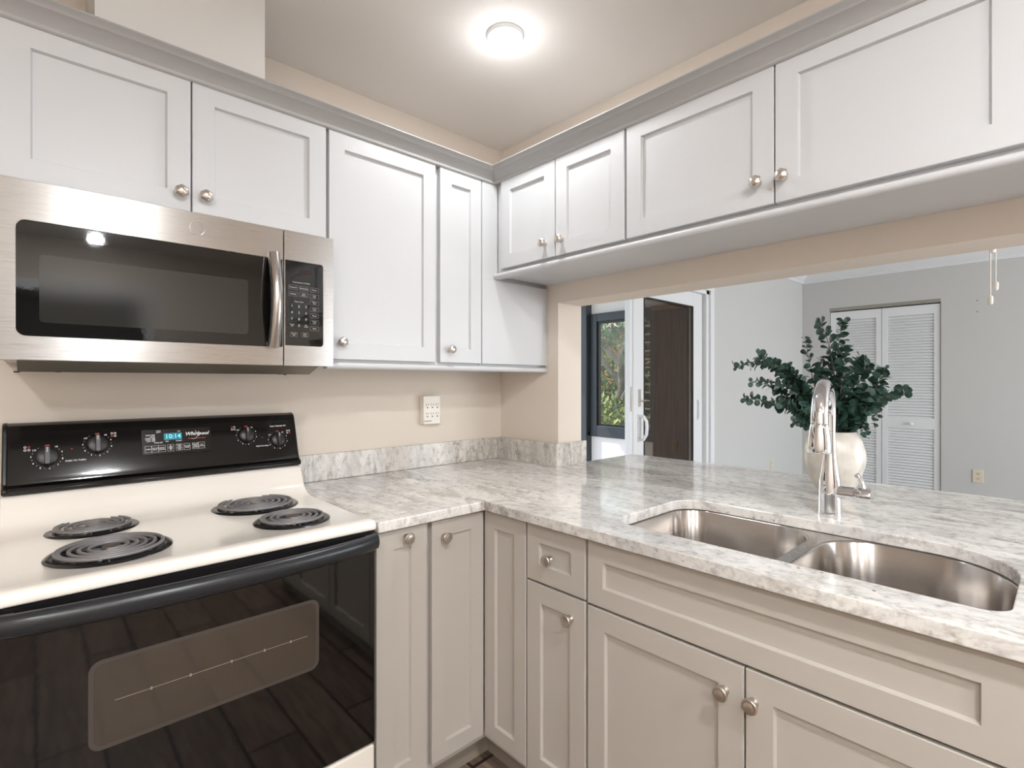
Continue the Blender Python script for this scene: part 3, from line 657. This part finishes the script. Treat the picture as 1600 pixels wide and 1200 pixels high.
# ------------------------------------------------------------------ vase and eucalyptus
vx, vy = 1.995, .545
prof = [(.0, 0), (.040, 0), (.046, .004), (.060, .03), (.077, .065), (.089, .105), (.0925, .13), (.090, .155), (.081, .188), (.064, .219), (.060, .2195), (.058, .216), (.074, .186), (.083, .15), (.080, .09), (.055, .03), (0, .015)]
o = obj('vase', MB().lathe(prof, 48, T(vx, vy, .9145)), M['vase'], smooth=True, ang=60); tag(o, 'cream oval vase holding eucalyptus on the counter behind the faucet', 'vase')
Rv = Vector((math.sin(math.radians(47.16)), -math.cos(math.radians(47.16)), 0)); Fv = Vector((math.cos(math.radians(47.16)), math.sin(math.radians(47.16)), 0))
V0 = Vector((vx, vy, 1.10))
br_ = [  # (tip sideways, tip z, tip depth), bend, leaf size, start fraction, pairs, label
 ((-.33, 1.352, .02), (-.14, 1.32), .0125, 30, 'eucalyptus branch reaching furthest left, upper of the left-hand tips'),
 ((-.30, 1.300, -.03), (-.12, 1.26), .0095, 30, 'eucalyptus branch with small pale leaves on the left, between two longer ones'),
 ((-.295, 1.245, .03), (-.12, 1.20), .0125, 30, 'eucalyptus branch pointing left, with the lowest of the far left tips'),
 ((-.16, 1.168, -.04), (-.07, 1.15), .011, 20, 'short eucalyptus branch drooping over the left rim of the vase'),
 ((-.235, 1.395, .05), (-.12, 1.30), .013, 32, 'eucalyptus branch rising to the upper left in the left-hand clump'),
 ((-.17, 1.345, -.02), (-.10, 1.25), .0145, 28, 'dense eucalyptus branch in the middle of the left-hand clump'),
 ((-.10, 1.30, .05), (-.06, 1.20), .0145, 24, 'eucalyptus branch just left of the top of the faucet'),
 ((-.155, 1.36, .09), (-.06, 1.27), .009, 16, 'thin sparse eucalyptus sprig arching above the left-hand clump'),
 ((-.05, 1.515, .0), (.0, 1.33), .016, 17, 'tallest eucalyptus branch with large round leaves, left of the two upright ones'),
 ((-.075, 1.46, .04), (-.055, 1.3), .0115, 16, 'thin upright eucalyptus sprig with well-spaced leaf pairs behind the faucet top'),
 ((.045, 1.515, .02), (.015, 1.33), .014, 26, 'tall eucalyptus branch, right of the two upright ones'),
 ((.02, 1.42, -.03), (.01, 1.25), .0165, 26, 'broad-leaved eucalyptus branch rising over the vase centre'),
 ((.105, 1.385, .02), (.05, 1.27), .0165, 26, 'eucalyptus branch leaning right with large leaves in front of the closet door seam'),
 ((.145, 1.345, -.03), (.11, 1.24), .0165, 26, 'curved eucalyptus branch on the right of the bouquet, above the rightmost one'),
 ((.255, 1.272, .01), (.12, 1.215), .014, 30, 'eucalyptus branch reaching furthest right across the closet door'),
 ((.155, 1.150, .03), (.168, 1.245), .0085, 12, 'thin sparse eucalyptus sprig hanging down on the right'),
 ((.075, 1.115, -.05), (.06, 1.17), .010, 14, 'short eucalyptus sprig drooping over the right rim of the vase'),
 ((-.21, 1.36, -.02), (-.12, 1.27), .0135, 30, 'eucalyptus branch inside the left-hand clump, just under its upper outline'),
 ((-.22, 1.30, .06), (-.10, 1.22), .013, 30, 'eucalyptus branch inside the left-hand clump, between the upper and lower tips'),
 ((-.20, 1.235, -.03), (-.09, 1.18), .0135, 26, 'eucalyptus branch low in the left-hand clump above the drooping one'),
 ((-.13, 1.25, .02), (-.06, 1.18), .015, 22, 'short bushy eucalyptus branch left of the faucet neck near the vase mouth'),
 ((-.02, 1.38, .04), (-.02, 1.25), .015, 22, 'eucalyptus branch hidden partly behind the arch of the faucet'),
 ((.12, 1.25, .04), (.07, 1.19), .015, 20, 'short eucalyptus branch low on the right side of the bouquet'),
 ((.15, 1.36, .05), (.09, 1.27), .017, 22, 'eucalyptus branch with the largest leaves at the upper right of the bouquet'),
 ((.07, 1.27, -.05), (.045, 1.19), .0165, 22, 'short bushy eucalyptus branch at the mouth of the vase, right of the faucet neck'),
]
for bi, (tip, bend, ls, n_, lab) in enumerate(br_):
    rr = random.Random(100+bi)
    a = V0+Rv*(tip[0]*.12)+Fv*tip[2]*.3; tipw = Vector((vx, vy, 0))+Rv*tip[0]+Fv*tip[2]; tipw.z = tip[1]
    mw = Vector((vx, vy, 0))+Rv*bend[0]+Fv*tip[2]*.6; mw.z = bend[1]
    if bi == 15: a = V0+Rv*.03
    ctrl = 2*mw-(a+tipw)*.5
    if bi == 15: ctrl = 2*mw-(a+tipw)*.5+Vector((0, 0, .05))
    P = lambda t_: a*(1-t_)**2+ctrl*2*t_*(1-t_)+tipw*t_*t_
    root = thing('eucalyptus_branch', tuple(a), lab, 'plant')
    obj('stem', MB().tube([P(k/14) for k in range(15)], [.0022-.0014*k/14 for k in range(15)], 6), M['stem'], root)
    b = MB(); start = .14 if bi != 15 else .62
    for k in range(n_):
        t_ = start+(1-start)*(k+.5)/n_; p = P(t_); d_ = (P(min(1, t_+.02))-P(max(0, t_-.02))).normalized()
        side = d_.cross(Vector((0, 0, 1)) if abs(d_.z) < .9 else Rv).normalized(); up = d_.cross(side)
        th = k*PI/2+rr.uniform(-.4, .4)
        for sgn in (0, PI):
            q = th+sgn; outv = (side*math.cos(q)+up*math.sin(q)); L = ls*1.13*rr.uniform(.75, 1.2)*(1.0-.3*t_**3)
            ax = (outv*.9+d_*rr.uniform(.1, .7)).normalized(); nn = ax.cross(d_.cross(outv)).normalized(); wv = ax.cross(nn).normalized()
            tilt = rr.uniform(-1.2, 1.2); wv2 = (wv*math.cos(tilt)+nn*math.sin(tilt)).normalized(); nn2 = ax.cross(wv2)
            c0 = p+ax*L*.15; vs_ = [c0]; m_ = 9
            for j in range(m_):
                an = 2*PI*j/m_; vs_.append(p+ax*(L*1.15+L*math.cos(an+PI)*1.0)+wv2*L*.92*math.sin(an+PI)+nn2*L*.16*math.cos(2*an))
            vs_[0] = p+ax*L*1.15-nn2*L*.12
            b.add(vs_, [(0, 1+j, 1+(j+1) % m_) for j in range(m_)])
        if k % 1 == 0:   # little petiole
            b.tube([p, p+up*.003], .0008, 4)
    obj('leaves', b, M['leaf'], root, recalc=False, smooth=False)

# ------------------------------------------------------------------ microwave
MX0, MX1, MY = -.056, .706, 1.60
mw = thing('microwave', (.325, 1.8, 1.345), 'stainless steel over-the-range microwave under the two-door wall cabinet', 'microwave')
obj('body', MB().box(MX0+.004, MX1-.004, MY+.035, WY-.002, 1.352, 1.7625), M['steel'], mw, bevel=.002)
b = MB(); b.prism([(MY+.045, 1.3515), (WY-.004, 1.3515), (WY-.004, 1.34), (MY+.12, 1.325), (MY+.06, 1.345)], MX0+.03, MX1-.03, 'x')
und = obj('bottom_vent', b, M['steel_dark'], mw)
for x, y in ((.05, 1.78), (.6, 1.78), (-.03, 1.9), (.66, 1.9)):
    obj('screw', MB().lathe([(0, 0), (.006, 0), (.006, .004), (0, .004)], 12, T(x, y, 1.325)), M['black'], und)
def mframe(x0, x1, z0, z1, wx0, wx1, wz0, wz1, r):
    """flat face with rounded window cut out, as a slab in the XZ plane"""
    bm = bmesh.new(); edges = []
    outer_ = [(x0, z0), (x1, z0), (x1, z1), (x0, z1)]
    for loop in (outer_, rrect(wx0, wx1, wz0, wz1, r, 6)):
        vv = [bm.verts.new((x, MY, z)) for x, z in loop]; edges += [bm.edges.new((vv[i], vv[(i+1) % len(vv)])) for i in range(len(vv))]
    bmesh.ops.triangle_fill(bm, use_beauty=True, edges=edges)
    rg = bmesh.ops.extrude_face_region(bm, geom=list(bm.faces))
    for v in [g_ for g_ in rg['geom'] if isinstance(g_, bmesh.types.BMVert)]: v.co.y = MY+.032
    bmesh.ops.dissolve_limit(bm, angle_limit=.01, verts=bm.verts, edges=bm.edges)
    mb = MB(); mb.bm.free(); mb.bm = bm; return mb
SEAM = .552
dr = obj('door', mframe(MX0, SEAM-.0015, 1.350, 1.757, -.027, SEAM-.003, 1.4045, 1.666, (.004, .018, .018, .004)), M['steel'], mw, bevel=.002)
obj('window', MB().box(-.031, SEAM-.002, MY+.004, MY+.02, 1.4, 1.67), M['mw_glass'], dr)
obj('inner_window', MB().prism([(x, z) for x, z in rrect(.012, .455, 1.437, 1.592, .008, 4)], MY+.0032, MY+.0042, 'y'), M['mw_screen'], dr, label='dark grey screened viewing panel')
hd = []
for k in range(13):
    t_ = k/12; hd.append((.520, MY-.012-.030*math.sin(PI*t_), 1.405+(1.676-1.405)*t_))
obj('handle', MB().tube(hd, .0175, 16, sx=.55 if False else 1.0).__class__() if False else MB().tube(hd, [.0165]*13, 16), M['steel_plain'], dr, smooth=True)
for z in (1.412, 1.669): obj('handle_mount', MB().box(.506, .534, MY-.016, MY+.006, z-.007, z+.007), M['chrome'], dr, bevel=.002)
lg = MB(); mx = T(.326, MY-.0004, 1.7135) @ RX(PI/2)
lg.lathe([(.0, -.001), (.0185, -.001), (.0185, .0012), (.0165, .0018), (.0160, .0008), (0, .0008)], 36, mx)
lgo = obj('logo', lg, M['steel'], dr, smooth=True, label='round embossed steel badge')
b = MB(); b.text('G', .019, T(.3215, MY-.0015, 1.7155) @ RX(PI/2), shear=.35, depth=.0004); b.text('E', .019, T(.331, MY-.0015, 1.711) @ RX(PI/2), shear=.35, depth=.0004)
for k in range(4):
    a0 = k*PI/2+.3; b.tube([(.326+.0125*math.cos(a0+j*.18), MY-.0015, 1.7135+.0125*math.sin(a0+j*.18)) for j in range(7)], [.0003+.0006*math.sin(PI*j/6) for j in range(7)], 6)
obj('monogram', b, M['ink_grey'], lgo)
cp = obj('control_panel', mframe(SEAM+.0015, MX1-.003, 1.350, 1.757, SEAM+.0045, .673, 1.4105, 1.668, (.010, .0006, .0006, .010)), M['steel'], mw)
obj('side_trim', MB().box(MX1-.003, MX1, MY+.002, MY+.034, 1.351, 1.757), M['steel'], mw)
obj('keypad', MB().box(SEAM+.0018, .677, MY+.003, MY+.02, 1.407, 1.672), M['mw_glass'], cp)
b = MB(); yk = MY+.0028
def tx(s_, x, z, sz, mb=b, bold=True): mb.text(s_, sz, T(x, yk, z) @ RX(PI/2), bold=bold, depth=.0001)
def outl(x, z, w_, h_, mb=b):
    e_ = .0004; mb.box(x-w_/2, x+w_/2, yk-.0001, yk, z-h_/2-e_, z-h_/2); mb.box(x-w_/2, x+w_/2, yk-.0001, yk, z+h_/2, z+h_/2+e_)
    mb.box(x-w_/2-e_, x-w_/2, yk-.0001, yk, z-h_/2, z+h_/2); mb.box(x+w_/2, x+w_/2+e_, yk-.0001, yk, z-h_/2, z+h_/2)
for s_, x, z in (('Popcorn', .581, 1.588), ('Beverage', .613, 1.587), ('Potato', .646, 1.586), ('Reheat', .581, 1.568), ('Auto\nDefrost', .613, 1.568), ('Cook\nTime', .646, 1.566), ('Defrost\nTime', .646, 1.546), ('Power\nLevel', .646, 1.526), ('Timer', .646, 1.506), ('Surface\nLight', .646, 1.486), ('Vent', .646, 1.466)):
    tx(s_, x, z, .0062 if '\n' not in s_ else .0048); outl(x, z, .026, .0125)
tx('Convenience Cooking', .605, 1.604, .0058); tx('Time Cook', .598, 1.545, .0058)
for i, s_ in enumerate('123456789'): tx(s_, .577+(i % 3)*.0215, 1.531-(i//3)*.0195, .0105)
tx('0', .5985, 1.4725, .0105); tx('Cancel\nOff', .577, 1.4725, .005); tx('Set\nClock', .62, 1.4725, .005); tx('Cancel\nOff', .583, 1.445, .0055); tx('Start\nPause', .617, 1.445, .0055)
outl(.583, 1.445, .02, .013); outl(.617, 1.445, .02, .013)
obj('lettering', b, M['ink_grey'], cp)
b = MB(); b.text('3:18', .016, T(.617, yk, 1.637) @ RX(PI/2), depth=.0001) if False else b.box(.60, .635, yk-.0001, yk, 1.630, 1.645)
obj('display', b, mat('display_dim_red', srgb(44, 22, 18), .2), cp)

# ------------------------------------------------------------------ range
RX0, RX1, RF = -.060, .692, 1.293
rg = thing('electric_range', (.315, 1.6, 0), 'bisque and black freestanding electric range with four coil burners', 'range')
obj('body', MB().box(RX0+.004, RX1-.004, 1.325, 1.975, .05, .886), M['enamel'], rg, bevel=.003)
for x in (RX0+.05, RX1-.05):
    for y in (1.36, 1.93): obj('foot', MB().lathe([(0, 0), (.02, 0), (.02, .05), (0, .05)], 16, T(x, y, 0)), M['black'], rg)
# cooktop with recessed field and rear riser
ZT = .921
prof = [(RF+.008, .893), (RF, .897), (RF-.001, .908), (RF+.003, .917), (RF+.012, ZT), (RF+.04, ZT-.0005), (RF+.052, ZT-.004), (1.735, ZT-.004), (1.76, ZT-.0015), (1.785, ZT+.007), (1.803, ZT+.022), (1.818, ZT+.045), (1.835, ZT+.078), (1.843, ZT+.084), (1.86, ZT+.087), (1.975, ZT+.087), (1.975, .8865), (1.33, .8865), (1.33, .893)]
ct = obj('cooktop', MB().prism(prof, RX0, RX1, 'x'), M['enamel'], rg, smooth=True, ang=50, bevel=.0035, seg=3)
BUR = [((.132, 1.483), .118, 6, 'large'), ((.118, 1.738), .098, 5, 'small'), ((.508, 1.712), .121, 6, 'large'), ((.530, 1.468), .099, 5, 'small')]
for (x, y), r, turns, sz in BUR:
    bz = ZT-.004
    bu = obj('drip_pan', MB().lathe([(0, .0008), (r-.034, .0008), (r-.022, .0008), (r-.017, .0035), (r-.009, .0042), (r-.003, .0028), (r, .0002), (r-.003, -.0004), (0, -.0004)], 56, T(x, y, bz+.0004)), M['pan_black'], ct, smooth=True, ang=50, label='round black glossy drip pan, '+sz)
    b = MB(); rc = r-.0205; r0 = .026; pts = []; nst = turns*44; tt = turns-1
    for k in range(nst+1):
        q = k/nst*tt; a = 2*PI*q-1.9; rad_ = r0+(rc-r0)*min(1, q/(tt-.85)); pts.append((x+rad_*math.cos(a), y+rad_*math.sin(a), bz+.0105))
    pts.append((x+(rc-.004)*math.cos(a+.06), y+(rc-.004)*math.sin(a+.06), bz+.006))
    b.tube(pts, .0040, 8)
    for k in range(3):
        a = k*2*PI/3+.4; mxx = T(x, y, bz+.003) @ RZ(a); b.box(.012, rc+.008, -.0008, .0008, -.006, .0028, mxx)
    obj('coil', b, M['coil'], ct, smooth=True, label='dark spiral heating coil, '+sz)
    obj('burner_cap', MB().lathe([(0, 0), (.016, 0), (.0185, .006), (.017, .009), (0, .0098)], 24, T(x, y, bz+.003)), M['coil_cap'], ct, smooth=True)
# backguard / control panel
bp_ = [(1.842, 1.0095), (1.838, 1.018), (1.842, 1.026), (1.858, 1.032), (1.860, 1.040), (1.864, 1.050), (1.900, 1.157), (1.902, 1.161), (1.905, 1.172), (1.912, 1.182), (1.925, 1.188), (1.945, 1.189), (1.972, 1.186), (1.975, 1.17), (1.975, 1.0095)]
cpn = obj('control_panel', MB().prism(bp_, -.048, .690, 'x'), M['black_gloss'], rg, smooth=True, ang=28, bevel=.001)
b = MB(); ep = [(y-.002 if y < 1.95 else y, z+.001) for y, z in bp_]
obj('end_cap', b.prism(ep, RX0+.002, -.047, 'x'), M['black'], cpn, smooth=True, ang=40, bevel=.003); obj('end_cap', MB().prism(ep, .689, RX1+.002, 'x'), M['black'], cpn, smooth=True, ang=40, bevel=.003)
al = math.atan2(.036, .107)
PM = Matrix(((1, 0, 0, 0), (0, math.sin(al), -math.cos(al), 1.864), (0, math.cos(al), math.sin(al), 1.050), (0, 0, 0, 1)))  # local x=x, y=up panel, z=out
def onp(x, z, out=.0): return PM @ T(x, (z-1.050)/math.cos(al), out)
KN = [(.030, 1.098, .0245), (.137, 1.122, .0245), (.530, 1.121, .0235), (.629, 1.099, .0235)]
bw = MB(); brd = MB()
for x, z, r in KN:
    k_ = MB(); k_.lathe([(0, 0), (r, 0), (r, .004), (r-.002, .008), (r-.006, .010), (0, .010)], 32, onp(x, z, .0005))
    k_.prism(rrect(-.0055, .0055, -r+.001, r-.001, .003, 3), .008, .022, 'z', onp(x, z, .0005))
    k_o = obj('knob', k_, M['knob_black'], cpn, smooth=True, ang=45, bevel=.001)
    obj('pointer', MB().box(-.0013, .0013, r*.35, r-.003, .022, .0227, onp(x, z, .0005)), M['ink_grey'], k_o)
    for i in range(18):
        a = PI/2-(.62+i*(2*PI-1.24)/17); rr_ = r+.0065
        m2 = onp(x, z, .0002) @ T(rr_*math.cos(a), rr_*math.sin(a), 0)
        if i % 2 == 0: bw.text('HI' if i == 0 else ('LO' if i == 16 else str(int(10-i/2))), .0062, m2 @ T(.0015*math.cos(a), .0015*math.sin(a), 0), bold=True)
        else: bw.lathe([(0, 0), (.0008, 0), (.0008, .0002), (0, .0002)], 6, m2)
    brd.text('OFF', .006, onp(x, z, .0002) @ T(0, r+.0065, 0), bold=True)
for x, z, act in ((-.010, 1.122, 2), (.174, 1.147, 0), (.491, 1.146, 1), (.667, 1.124, 3)):
    for q, (ox, oz) in enumerate(((-.0038, -.0038), (-.0038, .0038), (.0038, .0038), (.0038, -.0038))):
        (brd if q == act else bw).lathe([(.0018, 0), (.0029, 0), (.0029, .0003), (.0018, .0003)], 12, onp(x+ox, z+oz, .0001), ring=True)
bw.text('PUSH TO TURN', .0062, onp(.089, 1.083, .0002), bold=True); bw.text('PUSH TO TURN', .0056, onp(.577, 1.082, .0002), bold=True)
bw.text('Super Capacity 465', .0068, onp(.634, 1.146, .0002), bold=True)
for x, z in ((.081, 1.115), (.579, 1.110)): brd.lathe([(0, 0), (.0016, 0), (.0016, .001), (0, .001)], 10, onp(x, z, 0))
# clock module
mod = obj('clock_module', MB().prism(rrect(-.0925, .0925, -.0395, .0395, .005, 4), -.001, .0022, 'z', onp(.332, 1.118, 0)), M['black_gloss'], cpn, bevel=.0008)
def mo(dx_, dz_, out=.0024): return onp(.332, 1.118, out) @ T(dx_, dz_, 0)
b = MB(); b.box(-.0235, .0235, -.0105, .0105, 0, .0006, mo(-.012, .014, .0022)); obj('display', b, M['lcd'], mod)
b = MB(); b.text('10:14', .019, mo(-.012, .0140, .0030), depth=.0001); obj('digits', b, M['lcd_digit'], mod) if False else obj('digits', b, M['lcd_digit'], mod)
mw_ = MB()
mw_.text('Whirlpool', .0155, mo(.052, .019), bold=True, shear=.35)
mw_.tube([mo(.043+.011*math.cos(a)-.0, .0165+.0145*math.sin(a)) @ Vector((0, 0, 0)) for a in [i*.3-2.2 for i in range(12)]], .0004, 5)
for i, s_ in enumerate(('BAKE TEMP', 'BROIL', 'CLEAN TIME', 'START TIME', 'STOP TIME')): mw_.text(s_, .0046, mo(-.058, .021-i*.0047), align='RIGHT', bold=True)
mw_.text('OVEN\nLIGHT', .0042, mo(-.049, .031), bold=True); mw_.text('OVEN SET', .0048, mo(-.050, -.0035), bold=True); mw_.text('MIN', .0045, mo(-.028, -.001), bold=True); mw_.text('START?', .0050, mo(.003, -.001), bold=True); mw_.text('ON', .0048, mo(.004, .0295), bold=True)
brd.text('SELF-CLEANING OVEN', .0046, onp(.332, 1.118, .0024) @ T(.052, .004, 0), bold=True)
def btn(x0_, x1_, y0_, y1_, s_, sz=.0048):
    e_ = .0005
    for a_, b_, c_, d_ in ((x0_, x1_, y0_, y0_+e_), (x0_, x1_, y1_-e_, y1_), (x0_, x0_+e_, y0_, y1_), (x1_-e_, x1_, y0_, y1_)): mw_.box(a_, b_, c_, d_, 0, .0002, mo(0, 0))
    mw_.text(s_, sz, mo((x0_+x1_)/2, (y0_+y1_)/2), bold=True)
btn(-.085, -.068, -.032, -.012, 'BAKE'); btn(-.068, -.051, -.032, -.012, 'CUSTOM\nBROIL', .0042); btn(-.051, -.033, -.032, -.012, 'AUTO\nCLEAN')
btn(-.028, -.012, -.032, -.011, '\u25b2\nTEMP\nTIME\n\u25bc', .0044); btn(-.006, .011, -.031, -.011, 'START\nTIME\nCOOK\nTIME', .0042); btn(.015, .032, -.031, -.011, 'CLOCK\nTIMER'); btn(.038, .055, -.030, -.010, 'RANGE\nSTOP\nSTART'); btn(.055, .072, -.030, -.010, 'OFF\nCANCEL', .0044)
obj('lettering', mw_, M['ink_white'], mod); obj('lettering', bw, M['ink_white'], cpn); obj('red_lettering', brd, M['ink_red'], cpn)
# oven door
od0, od1, OF = RX0+.006, RX1-.008, 1.285
b = MB(); b.box(RX0+.004, RX1-.004, OF+.012, 1.324, .872, .8925); obj('vent_gap', b, M['black'], rg)
od = obj('oven_door', MB().box(od0, od1, OF, 1.322, .322, .870), M['oven_glass'], rg, bevel=.004)
wn = obj('window', MB().prism(rrect(.085, .523, .588, .752, .018, 6), OF-.0006, OF+.001, 'y'), M['oven_win'], od, label='brownish see-through oven window with a dotted screen')
fr_ = MB(); o1 = rrect(.079, .529, .582, .758, .022, 6); i1 = rrect(.087, .521, .590, .750, .016, 6); n_ = len(o1)
fr_.add([(x, OF-.0009, z) for x, z in o1]+[(x, OF-.0009, z) for x, z in i1]+[(x, OF+.0005, z) for x, z in o1]+[(x, OF+.0005, z) for x, z in i1],
        [(k, (k+1) % n_, n_+(k+1) % n_, n_+k) for k in range(n_)]+[(k, (k+1) % n_, 2*n_+(k+1) % n_, 2*n_+k) for k in range(n_)])
obj('window_border', fr_, mat('oven_window_border', srgb(74, 68, 64), .12), od)
b = MB(); b.box(.12, .50, OF-.0009, OF-.0003, .6705, .6715); 
for x in (.18, .25, .33, .40, .46): b.box(x-.002, x+.002, OF-.0009, OF-.0003, .668, .674)
obj('rack_line', b, mat('oven_rack_glint', srgb(150, 138, 122), .3), wn)
# bowed handle
hp = []
for k in range(25):
    t_ = k/24; x = od0+.0+(od1-od0)*t_; hp.append((x, 1.272-.042*math.sin(PI*t_)**.6, .872))
b = MB(); n2 = []
sec = [(.012, -.020), (.004, -.024), (-.007, -.018), (-.012, -.006), (-.011, .008), (-.005, .017), (.004, .020), (.014, .018)]
vs_ = []; 
for k, (x, y, z) in enumerate(hp):
    t_ = k/24
    for sy__, sz__ in sec: vs_.append((x, y+sy__, z+sz__))
m_ = len(sec); fs = [(k*m_+i, k*m_+(i+1) % m_, (k+1)*m_+(i+1) % m_, (k+1)*m_+i) for k in range(24) for i in range(m_)]+[tuple(range(m_)), tuple(24*m_+i for i in range(m_))]
b.add(vs_, fs); b.box(od0, od0+.03, 1.272, OF+.002, .850, .888); b.box(od1-.03, od1, 1.272, OF+.002, .850, .888)
obj('handle', b, M['handle_black'], od, smooth=True, ang=60)
obj('storage_drawer', MB().box(od0, od1, OF+.003, 1.322, .075, .314), M['enamel'], rg, bevel=.005)

# ------------------------------------------------------------------ outlets
t = thing('power_outlet_adapter', (1.33, WY, 1.11), 'white six-socket power adapter plugged in above the range wall backsplash', 'power outlet')
bx = obj('body', MB().prism(rrect(1.283, 1.374, 1.110, 1.238, .004, 3), WY-.036, WY-.0005, 'y'), M['white_plastic'], t, bevel=.003)
b = MB()
for r_ in range(2):
    for c_ in range(3):
        x = 1.303+c_*.0265; z = 1.198-r_*.040
        b.box(x-.0065, x-.0045, WY-.0366, WY-.035, z-.005, z+.005); b.box(x+.0045, x+.0065, WY-.0366, WY-.035, z-.004, z+.004)
        b.lathe([(0, 0), (.0032, 0), (.0032, .0008), (0, .0008)], 12, T(x, WY-.0358, z-.013) @ RX(PI/2))
b.text('POWER SENTRY', .0055, T(1.306, WY-.0363, 1.124) @ RX(PI/2), bold=True)
obj('socket_slots', b, M['slot'], t)
def outlet(name, label, mx):
    t = thing(name, tuple(mx.translation), label, 'wall outlet')
    obj('cover_plate', MB().prism(rrect(-.036, .036, -.058, .058, .005, 3), 0, .006, 'z', mx), M['almond'], t, bevel=.002)
    b = MB()
    for dz_ in (-.022, .022): b.box(-.008, -.005, dz_-.002, dz_+.008, .006, .0066, mx); b.box(.005, .008, dz_-.002, dz_+.008, .006, .0066, mx); b.lathe([(0, .006), (.003, .006), (.003, .0066), (0, .0066)], 10, mx @ T(0, dz_-.008, 0))
    obj('socket_slots', b, M['slot'], t)
outlet('wall_outlet', 'almond wall outlet low on the far wall, right of the louvred closet door', T(FX-.0002, .56, .458) @ RZ(-PI/2) @ RX(PI/2))
outlet('wall_outlet', 'almond wall outlet low on the grey wall left of the vase', T(5.35, WY-.0002, .478) @ RX(PI/2))
b = MB()
for v_ in ((.565, 2.03), (.565, 1.93)): b.lathe([(0, 0), (.006, 0), (.005, .002), (0, .003)], 12, T(FX-.0002, v_[0], v_[1]) @ RY(-PI/2))
tag(obj('wall_anchor_holes', b, mat('plaster_patch', srgb(150, 148, 138), .8)), 'two small patched nail holes on the far wall above the wall outlet', 'nail holes')

# ------------------------------------------------------------------ ceiling fan in the dining room (only its pull chains hang into view)
FN = Vector((4.0, .30, 0))
fan = thing('ceiling_fan', (FN.x, FN.y, 2.03), 'white ceiling fan whose two pull chains hang below the pass-through header', 'ceiling fan')
obj('motor_housing', MB().lathe([(.05, CEIL-.001), (.06, CEIL-.03), (.015, CEIL-.05), (.015, 2.36), (.10, 2.35), (.125, 2.32), (.125, 2.26), (.09, 2.23), (.05, 2.21), (.05, 2.13), (.03, 2.10)][::-1], 32, T(FN.x, FN.y, 0)), M['white'], fan, smooth=True)
obj('finial', MB().lathe([(.0, 2.034), (.012, 2.034), (.014, 2.05), (.016, 2.062), (.034, 2.075), (.04, 2.10), (0, 2.10)], 20, T(FN.x, FN.y, 0)), M['white_plastic'], fan, smooth=True)
for k in range(5):
    obj('blade', MB().prism(rrect(.14, .62, -.06, .06, .03, 4), 2.285, 2.292, 'z', T(FN.x, FN.y, 0) @ RZ(k*2*PI/5+.3)), M['white'], fan)
for px, zt, zb in ((.018, 2.06, 1.87), (-.012, 2.06, 1.79)):
    p = FN+Rv*px*1.0
    ch = obj('pull_chain', MB().tube([(p.x, p.y, zt), (p.x, p.y, zb)], .0035, 8), M['white_plastic'], fan)
    obj('pull_fob', MB().lathe([(.0, -.05), (.008, -.05), (.0125, -.042), (.0135, -.012), (.010, -.002), (.003, .002), (0, .002)], 16, T(p.x, p.y, zb)), M['white_plastic'], ch, smooth=True)
